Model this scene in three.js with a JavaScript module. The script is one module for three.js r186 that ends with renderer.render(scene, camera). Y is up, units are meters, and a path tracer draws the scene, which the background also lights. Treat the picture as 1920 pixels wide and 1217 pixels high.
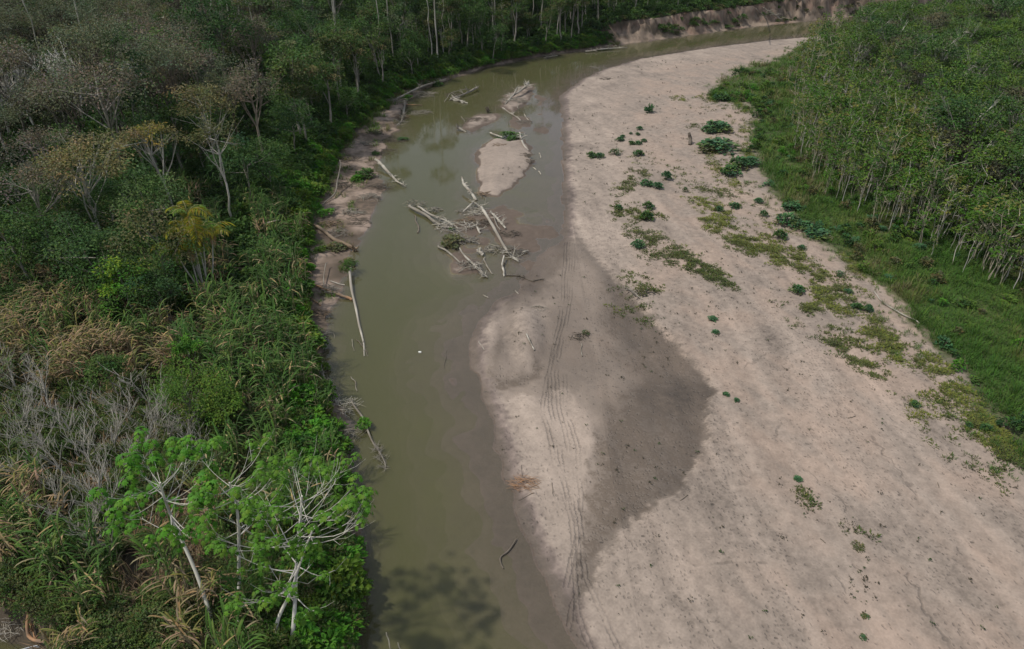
import * as THREE from 'three';

// ---------------------------------------------------------------- camera, sky, sun, exposure
const CAM_H = 40, PITCH = THREE.MathUtils.degToRad(32), FPX = 1371;      // drone height, tilt, focal length in photo pixels
const scene = new THREE.Scene();
const camera = new THREE.PerspectiveCamera(THREE.MathUtils.radToDeg(2 * Math.atan(608.5 / FPX)), 1920 / 1217, 0.5, 3000);
camera.position.set(0, CAM_H, 0);
camera.rotation.x = -PITCH;

const SUN = new THREE.Vector3(-7, 11.5, 1).normalize();
{ // hazy bright sky, computed: pale near the horizon, a little bluer above, soft glow round the sun
  const W = 256, H = 128, d = new Float32Array(W * H * 4);
  for (let j = 0; j < H; j++) for (let i = 0; i < W; i++) {
    const up = ((j + 0.5) / H - 0.5) * Math.PI, az = ((i + 0.5) / W - 0.5) * 2 * Math.PI;
    const x = Math.cos(az) * Math.cos(up), y = Math.sin(up), z = Math.sin(az) * Math.cos(up);
    const c = Math.max(0, x * SUN.x + y * SUN.y + z * SUN.z), glow = 0.5 * Math.pow(c, 12) + 0.15 * Math.pow(c, 3);
    const t = Math.pow(Math.max(0, y), 0.6), o = (j * W + i) * 4;
    d[o] = 0.66 - 0.16 * t + glow; d[o + 1] = 0.71 - 0.12 * t + glow * 0.98; d[o + 2] = 0.78 - 0.04 * t + glow * 0.92; d[o + 3] = 1;
  }
  const t = new THREE.DataTexture(d, W, H, THREE.RGBAFormat, THREE.FloatType);
  t.mapping = THREE.EquirectangularReflectionMapping; t.magFilter = THREE.LinearFilter; t.needsUpdate = true;
  scene.background = t; scene.environment = t;
  scene.backgroundIntensity = 0.74; scene.environmentIntensity = 0.74;
}
const sun = new THREE.DirectionalLight(new THREE.Color().setRGB(1, 0.95, 0.86), 3.6);
sun.name = 'sun';
sun.position.copy(SUN).multiplyScalar(300).add(new THREE.Vector3(20, 0, -110)); sun.target.position.set(20, 0, -110);
sun.castShadow = true; sun.shadow.radius = 4; sun.shadow.mapSize.set(4096, 4096);
Object.assign(sun.shadow.camera, { left: -220, right: 220, top: 220, bottom: -220, near: 10, far: 700 });
scene.add(sun, sun.target);
const renderer = new THREE.WebGLRenderer({ antialias: true });
renderer.toneMapping = THREE.LinearToneMapping;
renderer.toneMappingExposure = 0.95;
renderer.shadowMap.enabled = true; renderer.shadowMap.type = THREE.PCFSoftShadowMap;
scene.fog = new THREE.FogExp2(new THREE.Color().setRGB(0.75, 0.8, 0.86), 0.00004);

// ---------------------------------------------------------------- small tools
const { sin, cos, abs, min, max, floor, sqrt, PI, hypot, atan2, exp } = Math;
const V = (x, y, z) => new THREE.Vector3(x, y, z);
function rng(seed) { let a = seed >>> 0; const f = () => { a = (a + 0x6d2b79f5) | 0; let t = Math.imul(a ^ (a >>> 15), 1 | a); t = (t + Math.imul(t ^ (t >>> 7), 61 | t)) ^ t; return ((t ^ (t >>> 14)) >>> 0) / 4294967296; }; f.r = (a, b) => a + (b - a) * f(); f.s = () => f() * 2 - 1; f.pick = (l) => l[floor(f() * l.length)]; return f; }
const clamp = (x, a = 0, b = 1) => x < a ? a : x > b ? b : x, lerp = (a, b, t) => a + (b - a) * t, ss = (a, b, x) => { const t = clamp((x - a) / (b - a)); return t * t * (3 - 2 * t); };
const NT = new Float32Array(65536); { const r = rng(77); for (let i = 0; i < 65536; i++) NT[i] = r() * 2 - 1; }
function vn(x, y) { const ix = floor(x), iy = floor(y); let u = x - ix, v = y - iy; u = u * u * (3 - 2 * u); v = v * v * (3 - 2 * v); const a = (iy & 255) << 8, b = ((iy + 1) & 255) << 8, c = ix & 255, d = (ix + 1) & 255; const p = NT[a | c], q = NT[a | d], r = NT[b | c], s = NT[b | d]; return p + (q - p) * u + (r - p + (p - q - r + s) * u) * v; }
const fbm = (x, y, n = 4) => { let s = 0, a = 0.5; for (let i = 0; i < n; i++) { s += a * vn(x, y); x = x * 2.03 + 17.1; y = y * 2.03 + 5.7; a *= 0.5; } return s; };
// photo pixel -> world: along the ray to the level y. Depth runs along f = -z.
const CT = cos(PITCH), ST = sin(PITCH);
function at(px, py, y = 0) { const nx = (px - 960) / FPX, ny = (608.5 - py) / FPX, vy = ny * CT - ST, vf = ny * ST + CT, k = (y - CAM_H) / vy; return { x: nx * k, f: vf * k, k }; }
function toPx(x, y, f) { const dy = y - CAM_H, depth = f * CT - dy * ST, up = f * ST + dy * CT; return [960 + FPX * x / depth, 608.5 - FPX * up / depth, depth]; }
const poly = (l, y = 0) => l.map(([a, b]) => { const p = at(a, b, y); return [p.x, p.f]; });
function segDist(pts, x, f, closed) { let best = 1e9, s = 0, acc = 0, n = closed ? pts.length : pts.length - 1; for (let i = 0; i < n; i++) { const a = pts[i], b = pts[(i + 1) % pts.length], dx = b[0] - a[0], dy = b[1] - a[1], L2 = dx * dx + dy * dy, t = clamp(((x - a[0]) * dx + (f - a[1]) * dy) / L2), ex = a[0] + dx * t - x, ey = a[1] + dy * t - f, d = ex * ex + ey * ey; if (d < best) { best = d; s = i + t; } } return [sqrt(best), s]; }
function inside(pts, x, f) { let c = false; for (let i = 0, j = pts.length - 1; i < pts.length; j = i++) { const a = pts[i], b = pts[j]; if ((a[1] > f) !== (b[1] > f) && x < (b[0] - a[0]) * (f - a[1]) / (b[1] - a[1]) + a[0]) c = !c; } return c; }
const bbox = (pts) => pts.reduce((m, p) => [min(m[0], p[0]), min(m[1], p[1]), max(m[2], p[0]), max(m[3], p[1])], [1e9, 1e9, -1e9, -1e9]);

// scene objects
const used = new Map();
function numbered(n) { const k = used.get(n) ?? 0; used.set(n, k + 1); return k ? n + '_' + String(k).padStart(3, '0') : n; }
function tag(o, label, category, group, kind) { o.userData = { label }; if (category) o.userData.category = category; if (group) o.userData.group = group; if (kind) o.userData.kind = kind; return o; }
function thing(name, label, category, group, x = 0, y = 0, z = 0) { const o = new THREE.Group(); o.name = numbered(name); o.position.set(x, y, z); scene.add(o); return tag(o, label, category, group); }
function shade(o) { o.traverse((m) => { if (m.isMesh) { m.castShadow = true; m.receiveShadow = true; } }); return o; }

// geometry collector with vertex colours
class Geo {
  constructor(smooth = false) { this.p = []; this.c = []; this.i = []; this.n = smooth ? [] : null; }
  v(x, y, z, c, nx, ny, nz) { this.p.push(x, y, z); this.c.push(c[0], c[1], c[2]); if (this.n) this.n.push(nx, ny, nz); return this.p.length / 3 - 1; }
  t(a, b, c) { this.i.push(a, b, c); }
  geometry() { if (this.g) return this.g; const g = this.g = new THREE.BufferGeometry(); g.setAttribute('position', new THREE.Float32BufferAttribute(this.p, 3)); g.setAttribute('color', new THREE.Float32BufferAttribute(this.c, 3)); if (this.n) g.setAttribute('normal', new THREE.Float32BufferAttribute(this.n, 3)); g.setIndex(this.i); this.p = this.c = this.n = this.i = null; return g; }
  mesh(name, mat, parent) { const m = new THREE.Mesh(this.geometry(), mat); m.name = name; m.castShadow = m.receiveShadow = true; if (parent) parent.add(m); return m; }
}
const tint = (c, k, r, a = 0) => { const j = a ? 1 + a * r.s() : 1; return [c[0] * k * j, c[1] * k, c[2] * k * (a ? 1 + a * r.s() : 1)]; };
// tapered tube through points, smooth normals, closed ends; col = colour or f(i)
function tube(g, pts, rad, sides, col, rough = 0, r = null) {
  const n = pts.length; let N = null; const T = V(), B = V(), rows = [];
  for (let i = 0; i < n; i++) {
    T.subVectors(pts[min(i + 1, n - 1)], pts[max(i - 1, 0)]).normalize();
    if (!N) { N = abs(T.y) < 0.9 ? V(0, 1, 0) : V(1, 0, 0); N.cross(T).normalize(); } else { N.addScaledVector(T, -N.dot(T)).normalize(); }
    B.crossVectors(T, N);
    const row = [], R0 = typeof rad === 'function' ? rad(i / (n - 1)) : rad[i], c = typeof col === 'function' ? col(i / (n - 1)) : col;
    for (let s = 0; s < sides; s++) { const a = s / sides * 2 * PI, ca = cos(a), sa = sin(a), q = R0 * (1 + (rough ? rough * r.s() : 0)), nx = N.x * ca + B.x * sa, ny = N.y * ca + B.y * sa, nz = N.z * ca + B.z * sa; row.push(g.v(pts[i].x + nx * q, pts[i].y + ny * q, pts[i].z + nz * q, c, nx, ny, nz)); }
    rows.push(row);
  }
  for (let i = 0; i + 1 < n; i++) for (let s = 0; s < sides; s++) { const a = rows[i][s], b = rows[i][(s + 1) % sides], c = rows[i + 1][s], d = rows[i + 1][(s + 1) % sides]; g.t(a, b, d); g.t(a, d, c); }
  for (const [e, dir] of [[0, -1], [n - 1, 1]]) { const R0 = typeof rad === 'function' ? rad(e ? 1 : 0) : rad[e]; if (R0 < 0.012) continue; const c = typeof col === 'function' ? col(e ? 1 : 0) : col, t = V().subVectors(pts[min(e + 1, n - 1)], pts[max(e - 1, 0)]).normalize().multiplyScalar(dir), m = g.v(pts[e].x, pts[e].y, pts[e].z, [c[0] * 1.05, c[1] * 0.98, c[2] * 0.9], t.x, t.y, t.z); const ring = rows[e].map((k) => g.v(g.p[k * 3], g.p[k * 3 + 1], g.p[k * 3 + 2], c, t.x, t.y, t.z)); for (let s = 0; s < sides; s++) dir > 0 ? g.t(m, ring[s], ring[(s + 1) % sides]) : g.t(m, ring[(s + 1) % sides], ring[s]); }
}
// a leaf: two faces folded along the midrib
function leaf(g, x, y, z, dx, dy, dz, len, wid, c, r, fold = 0.25) {
  const l = hypot(dx, dy, dz) || 1; dx /= l; dy /= l; dz /= l;
  let sx = -dz, sz = dx; const sl = hypot(sx, sz) || 1; sx /= sl; sz /= sl; if (sl < 0.05) { sx = 1; sz = 0; }
  const roll = r.s() * 0.7, cr = cos(roll), sr = sin(roll), ux = sz * dy * -1, uy = 1 - dy * dy, uz = 0;
  const mx = x + dx * len * 0.45, my = y + dy * len * 0.45, mz = z + dz * len * 0.45, w = wid * 0.5, lift = wid * fold;
  const a = g.v(x, y, z, c), t = g.v(x + dx * len, y + dy * len - len * 0.12, z + dz * len, c);
  const b = g.v(mx + sx * w * cr, my + w * sr + lift * cr, mz + sz * w * cr, c), d = g.v(mx - sx * w * cr, my - w * sr + lift * cr, mz - sz * w * cr, c);
  g.t(a, b, t); g.t(a, t, d);
}
// a long arching strap leaf
function strap(g, x, y, z, az, rise, len, wid, droop, c, segs = 4, tip = null) {
  let pa, pb, ang = rise, px = x, py = y, pz = z; const ca = cos(az), sa = sin(az), step = len / segs;
  for (let i = 0; i <= segs; i++) {
    const t = i / segs, w = wid * 0.5 * (i === segs ? 0.06 : 0.45 + 1.1 * t * (1 - t) * 2), q = tip ? [lerp(c[0], tip[0], t * t), lerp(c[1], tip[1], t * t), lerp(c[2], tip[2], t * t)] : c;
    const a = g.v(px - sa * w, py, pz + ca * w, q), b = g.v(px + sa * w, py, pz - ca * w, q);
    if (i) { g.t(pa, pb, b); g.t(pa, b, a); }
    pa = a; pb = b; px += cos(ang) * ca * step; py += sin(ang) * step; pz += cos(ang) * sa * step; ang -= droop / segs * (0.4 + 1.2 * t);
  }
}

// ---------------------------------------------------------------- layout of the land, traced at water level
const WL = poly([[655, 1500], [664, 1217], [676, 1100], [674, 1000], [664, 930], [655, 880], [650, 800], [626, 752], [604, 700], [604, 645], [612, 600], [640, 540], [655, 485], [688, 432], [694, 402], [716, 374], [722, 340], [700, 322], [706, 300], [722, 275], [716, 262], [742, 244], [742, 230], [752, 205], [790, 168], [850, 146], [900, 129], [980, 111], [1050, 100], [1100, 95], [1180, 82], [1260, 71], [1340, 60], [1420, 49], [1500, 41], [1580, 33], [1640, 28], [1720, 21], [1800, 12], [1900, -2], [2100, -30]]);
const RE = poly([[1180, 1500], [1085, 1217], [1060, 1150], [1020, 1080], [988, 1010], [966, 950], [946, 890], [930, 830], [914, 760], [890, 705], [884, 650], [896, 600], [930, 565], [975, 545], [990, 515], [1008, 482], [1050, 455], [1060, 430], [1057, 350], [1056, 300], [1056, 240], [1051, 200], [1052, 182], [1070, 165], [1090, 150], [1130, 131], [1200, 111], [1280, 98], [1360, 86], [1440, 76], [1512, 70], [1600, 60], [1700, 48], [1800, 36], [1900, 22], [2100, -8]]);
const VL = poly([[640, 1500], [652, 1217], [662, 1100], [652, 1000], [645, 900], [636, 850], [612, 765], [592, 700], [585, 620], [575, 560], [568, 490], [572, 430], [588, 375], [618, 325], [630, 285], [664, 240], [704, 208], [742, 174], [800, 150], [870, 131], [960, 109], [1050, 95], [1100, 89], [1180, 72], [1260, 60], [1340, 48], [1440, 36], [1640, 15], [2100, -45]], 0.8);
const RIVER = [...WL, ...RE.slice().reverse()];
const ISLES = [
  [[[896, 282], [930, 260], [955, 266], [985, 262], [998, 300], [996, 318], [940, 369], [902, 366], [892, 322]], 0.75, 1.1],
  [[[862, 242], [880, 226], [905, 212], [934, 214], [932, 228], [885, 248]], 0.3, 0.8],
  [[[940, 202], [950, 180], [975, 162], [998, 158], [1000, 172], [986, 196], [962, 212]], 0.35, 0.8],
  [[[676, 247], [695, 231], [730, 230], [739, 244], [722, 258], [695, 258]], 0.3, 0.8],
  [[[832, 478], [860, 470], [900, 490], [905, 512], [870, 515], [845, 503]], 0.14, 0.9],
  [[[958, 236], [975, 214], [992, 222], [990, 240], [972, 252]], 0.05, 1.2],
  [[[870, 400], [940, 385], [1000, 440], [985, 475], [930, 450]], 0.12, 1.4],
  [[[930, 395], [1000, 398], [1046, 436], [1015, 472], [985, 505], [955, 480], [960, 440]], 0.05, 1.6],
  [[[828, 430], [850, 415], [905, 425], [915, 470], [880, 480], [840, 465]], 0.07, 1.4],
  [[[1010, 180], [1030, 190], [1020, 250], [1005, 245]], -0.02, 1.2],
].map(([l, h, g]) => ({ p: poly(l), h, g }));
const SHALLOW = [
  { p: poly([[1056, 180], [1060, 430], [1010, 480], [980, 545], [900, 590], [850, 520], [820, 470], [850, 420], [840, 360], [880, 300], [900, 270], [960, 240], [1010, 180]]), d: 0.08, fe: 3 },
  { p: poly([[860, 520], [940, 480], [990, 520], [930, 570], [890, 640], [880, 700], [835, 640], [840, 570]]), d: 0.16, fe: 2 },
  { p: poly([[600, 480], [670, 480], [650, 560], [655, 660], [600, 690]]), d: 0.22, fe: 2 },
];
const WET = [
  [[[1056, 440], [1090, 456], [1120, 482], [1160, 528], [1182, 556], [1212, 588], [1242, 622], [1282, 668], [1322, 708], [1336, 736], [1322, 772], [1326, 830], [1300, 882], [1262, 930], [1205, 962], [1160, 1012], [1130, 1062], [1104, 1112], [1080, 1140], [1088, 1000], [1098, 900], [1118, 830], [1104, 785], [1084, 748], [1056, 728], [1020, 748], [985, 742], [955, 752], [925, 722], [895, 695], [930, 640], [950, 580], [990, 500], [1010, 460]], 0.46, 0.45],
  [[[1140, 520], [1190, 540], [1240, 580], [1290, 640], [1360, 714], [1370, 748], [1250, 770], [1205, 715], [1130, 610]], 0.42, 1.7],
  [[[1130, 800], [1190, 730], [1360, 730], [1370, 822], [1330, 900], [1250, 960], [1200, 980], [1170, 1005], [1145, 1050], [1105, 1110], [1085, 1150], [1092, 1050], [1110, 960], [1122, 880]], 0.42, 1.5],
  [[[920, 690], [950, 708], [985, 700], [1012, 672], [1022, 690], [985, 722], [930, 730]], 0.5, 0.8],
  [[[1056, 432], [1036, 470], [990, 500], [984, 530], [936, 562], [892, 605], [884, 660], [905, 620], [960, 575], [1020, 545], [1070, 470]], 0.35, 0.7],
  [[[930, 620], [944, 625], [936, 690], [924, 690]], 0.25, 0.5],
  [[[1060, 1125], [1082, 1110], [1098, 1180], [1092, 1217], [1070, 1180]], 0.5, 0.4],
  [[[960, 590], [1020, 570], [1030, 640], [985, 680], [955, 650]], -0.5, 1.2],
  [[[960, 760], [1080, 730], [1100, 900], [1075, 1010], [1010, 1020], [965, 920]], -0.16, 1.5],
].map(([l, w, fe]) => ({ p: poly(l, 0.3), w, fe }));
const HUMPS = [[985, 625, 44, 66, 1.0], [925, 650, 44, 80, 0.4], [1000, 770, 60, 60, 0.25], [1060, 600, 50, 60, 0.15], [1230, 700, 70, 90, -0.12], [985, 545, 26, 20, 0.25]].map(([u, w, rx, ry, h]) => { const c = at(u, w, 0.4), e = at(u + rx, w, 0.4), t = at(u, w - ry, 0.4), d = at(u, w + ry, 0.4); return [c.x, c.f, e.x - c.x, (t.f - d.f) / 2, h]; });
const POND = poly([[-300, 1190], [0, 1196], [30, 1206], [60, 1222], [70, 1260], [66, 1500], [-300, 1500]]);
for (const l of [...ISLES, ...SHALLOW, ...WET]) l.b = bbox(l.p);
const sd = (p, x, f) => (inside(p, x, f) ? 1 : -1) * segDist(p, x, f, true)[0];

// rasters of the slow distances
const RX = -70, RF = 12, RC = 0.3, RNX = 1140, RNF = 1040, RA = {};
for (const k of ['riv', 'dl', 'dr', 'sl', 'dv', 'wet', 'isl', 'shal', 'hum']) RA[k] = new Float32Array(RNX * RNF);
for (let j = 0; j < RNF; j++) for (let i = 0; i < RNX; i++) {
  const x = RX + i * RC, f = RF + j * RC, o = j * RNX + i;
  const [dl, sl] = segDist(WL, x, f), dr = segDist(RE, x, f)[0], ins = inside(RIVER, x, f);
  RA.dl[o] = dl; RA.dr[o] = dr; RA.sl[o] = sl; RA.riv[o] = ins ? min(dl, dr) : -min(dl, dr);
  RA.dv[o] = ins ? -5 : dl < dr ? segDist(VL, x, f)[0] * (inside([...VL, [300, 2000], [300, -100]], x, f) ? -1 : 1) : -9;
  let w = 0, m1 = 0; for (let qi = 0; qi < WET.length; qi++) { const q = WET[qi]; if (x < q.b[0] - 2 || x > q.b[2] + 2 || f < q.b[1] - 2 || f > q.b[3] + 2) continue; const mk = ss(-q.fe, q.fe, sd(q.p, x, f)); if (!qi) m1 = mk; w += q.w * mk * (qi === 1 || qi === 2 ? m1 : 1); }
  RA.wet[o] = w; let hu = 0; for (const [cx, cf, rx, rf, hh] of HUMPS) { const q = ((x - cx) / rx) ** 2 + ((f - cf) / rf) ** 2; if (q < 1) hu += hh * (1 - q) * (1 - q); } RA.hum[o] = hu;
  let h = -3; for (const q of ISLES) { if (x < q.b[0] - 6 || x > q.b[2] + 6 || f < q.b[1] - 6 || f > q.b[3] + 6) continue; const s = sd(q.p, x, f); h = max(h, s > 0 ? q.h * (0.45 * ss(0, q.g * 0.5, s) + 0.55 * ss(0, q.g * 3, s)) : s * 0.1); }
  RA.isl[o] = h;
  let s = 3; for (const q of SHALLOW) { if (x < q.b[0] - 6 || x > q.b[2] + 6 || f < q.b[1] - 6 || f > q.b[3] + 6) continue; s = min(s, lerp(3, q.d, ss(-q.fe, q.fe * 0.5, sd(q.p, x, f)))); }
  RA.shal[o] = s;
}
function ras(k, x, f) { const A = RA[k]; let u = clamp((x - RX) / RC, 0, RNX - 1.001), v = clamp((f - RF) / RC, 0, RNF - 1.001); const i = floor(u), j = floor(v); u -= i; v -= j; const o = j * RNX + i; return lerp(lerp(A[o], A[o + 1], u), lerp(A[o + RNX], A[o + RNX + 1], u), v); }
const CLIFF0 = 29.2, CLIFF1 = 33.6;                               // stretch of the far left bank that is an eroded bluff (index along WL)
function bluff(s) { return ss(CLIFF0, CLIFF0 + 0.8, s); }
function height(x, f) {
  const wx = x + 0.5 * vn(x * 0.6, f * 0.6), wf = f + 0.5 * vn(x * 0.6 + 40, f * 0.6);
  const riv = ras('riv', wx, wf), dl = ras('dl', wx, wf), dr = ras('dr', wx, wf);
  if (x < RX) return 1.9 + 0.4 * fbm(x * 0.05, f * 0.05);
  if (riv > 0) {
    const a = dr < 2.2 ? 0.02 * dr : dr < 6.8 ? 0.044 + 0.052 * (dr - 2.2) : 0.283 + 0.3 * (dr - 6.8), b = 0.02 + 0.3 * dl, sh = ras('shal', wx, wf);
    let d = min(a, b, 1.35, sh + 0.12 * max(0, min(dr, dl) - 9) * 0.2);
    const h = -d + (0.09 * fbm(x * 0.35, f * 0.35, 3)) * ss(0.3, 2.5, riv);
    const is = ras('isl', wx, wf);
    return max(h, is + (is > -0.1 ? 0.16 * fbm(x * 0.4, f * 0.3, 3) : 0));
  }
  if (dl < dr) {                                                  // left bank
    const dv = ras('dv', x, f), s = ras('sl', x, f), t = dl / (dl + max(0.01, -dv)), b = bluff(s);
    let h = dv < 0 ? 0.06 + 0.4 * t + 0.12 * fbm(x * 0.7, f * 0.7, 3) * ss(0, 1, dl) : 0.5 + 1.2 * ss(0, 4, dv) + 0.8 * ss(5, 50, dv) + 0.2 * fbm(x * 0.2, f * 0.2, 3);
    if (b > 0) { const g = dl + 2.4 * fbm(x * 0.22, f * 0.22, 3) + 1.3 * fbm(x * 0.8, f * 0.8, 3), top = 4.6 + 1.2 * ss(CLIFF1 - 0.6, CLIFF1 + 0.4, s) + 0.5 * vn(x * 0.08, f * 0.08); h = lerp(h, 0.15 + 0.25 * ss(0, 1.5, dl) + top * (0.35 * ss(1.3, 2.4, g) + 0.65 * ss(2.6, 3.9, g)), b); }
    if (f < 34 && x < -18) { const q = sd(POND, x, f); h = lerp(h, -0.5, ss(-1.5, 0.4, q)); }
    return h;
  }
  const w = ras('wet', x, f), near = ss(120, 60, f);
  let h = 0.02 + lerp(0.32, 0.2, near) * ss(0, 1.3, dr) + 0.42 * ss(1, 15, dr) + 0.45 * ss(12, 45, dr);
  h *= 1 - 0.55 * clamp(w);
  h += (0.16 * fbm(x * 0.12, f * 0.1, 3) + 0.05 * fbm(x * 0.7, f * 0.45, 3)) * ss(0, 3, dr);
  const hum = ras('hum', x, f); h += hum;
  return h;
}
function ground(px, py) { let y = 0, p; for (let i = 0; i < 7; i++) { p = at(px, py, y); y = lerp(y, height(p.x, p.f), 0.8); } return { x: p.x, f: p.f, y: height(p.x, p.f) }; }
const riverAt = (x, f) => x >= RX && ras('riv', x, f) > 0;

// region of grass and of young trees on the right, traced on the bar (about 1 m above the water)
const GRASS = poly([[1512, 78], [1470, 108], [1432, 116], [1385, 130], [1345, 160], [1332, 184], [1385, 192], [1412, 220], [1415, 250], [1400, 285], [1420, 330], [1450, 372], [1500, 420], [1552, 455], [1610, 505], [1650, 545], [1700, 590], [1735, 640], [1785, 700], [1850, 785], [1925, 860], [2400, 1300], [2600, 400], [2200, 40], [1800, 40]], 1);
const THICKET = poly([[1516, 84], [1490, 120], [1468, 175], [1475, 250], [1496, 320], [1545, 375], [1625, 420], [1710, 462], [1790, 508], [1850, 545], [1930, 585], [2500, 700], [2600, 300], [2300, 30], [1820, 46], [1640, 62]], 1);
const TRACKS = [[[1063, 452], [1058, 500], [1056, 560], [1042, 640], [1031, 700], [1036, 770], [1050, 850], [1064, 920], [1074, 1000], [1078, 1080], [1084, 1150], [1110, 1217]], [[1078, 455], [1074, 500], [1070, 560], [1054, 640], [1044, 700], [1052, 770], [1066, 850], [1078, 920], [1090, 1000], [1098, 1080], [1130, 1150], [1160, 1217]], [[1068, 452], [1063, 520], [1060, 580], [1045, 650], [1026, 710], [1020, 770], [1036, 850], [1060, 930], [1082, 1010], [1090, 1080], [1072, 1140], [1066, 1180]], [[1060, 700], [1064, 770], [1084, 850], [1092, 930], [1082, 1010], [1070, 1060], [1060, 1100]]].map((l) => poly(l, 0.3).sort((a, b) => a[1] - b[1]));
const trackX = (t, f) => { if (f < t[0][1] || f > t[t.length - 1][1]) return 1e6; for (let i = 0; i + 1 < t.length; i++) if (f <= t[i + 1][1]) { const k = (f - t[i][1]) / (t[i + 1][1] - t[i][1]); return lerp(t[i][0], t[i + 1][0], k) + 0.1 * vn(f * 0.22, 7) + 0.03 * vn(f * 1.1, 3); } return 1e6; };
const SCARPS = [[[1692, 1076], [1718, 1102], [1742, 1150], [1768, 1188], [1795, 1225]], [[1482, 842], [1502, 866], [1530, 900]], [[1565, 925], [1582, 946], [1590, 960]], [[1612, 985], [1632, 1012], [1665, 1032]], [[1630, 820], [1680, 880], [1720, 930]], [[1560, 1070], [1585, 1110]], [[1450, 840], [1460, 800], [1475, 790]], [[1300, 1055], [1380, 1050], [1440, 1052]], [[1395, 690], [1440, 660], [1480, 645]]].map((l) => { const q = poly(l, 0.8); return { p: q, b: bbox(q) }; });
// grass field raster (signed distance) for colour and planting
const GA = new Float32Array(RNX * RNF); for (let j = 0; j < RNF; j += 1) for (let i = 0; i < RNX; i++) { const x = RX + i * RC, f = RF + j * RC; GA[j * RNX + i] = x < 8 ? -20 : sd(GRASS, x, f); } RA.gr = GA;

const C = {
  sand: [0.268, 0.215, 0.178], sandPink: [0.253, 0.192, 0.154], wet: [0.092, 0.069, 0.051], film: [0.125, 0.094, 0.086], mud: [0.15, 0.107, 0.078], bed: [0.132, 0.094, 0.079], silt: [0.12, 0.1, 0.055],
  litter: [0.06, 0.046, 0.03], soil: [0.12, 0.108, 0.058], clay: [0.25, 0.19, 0.145], clayRed: [0.2, 0.13, 0.098], turf: [0.06, 0.072, 0.022],
};
const mix3 = (o, c, t) => { o[0] += (c[0] - o[0]) * t; o[1] += (c[1] - o[1]) * t; o[2] += (c[2] - o[2]) * t; };
let gloss = 0;
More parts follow.
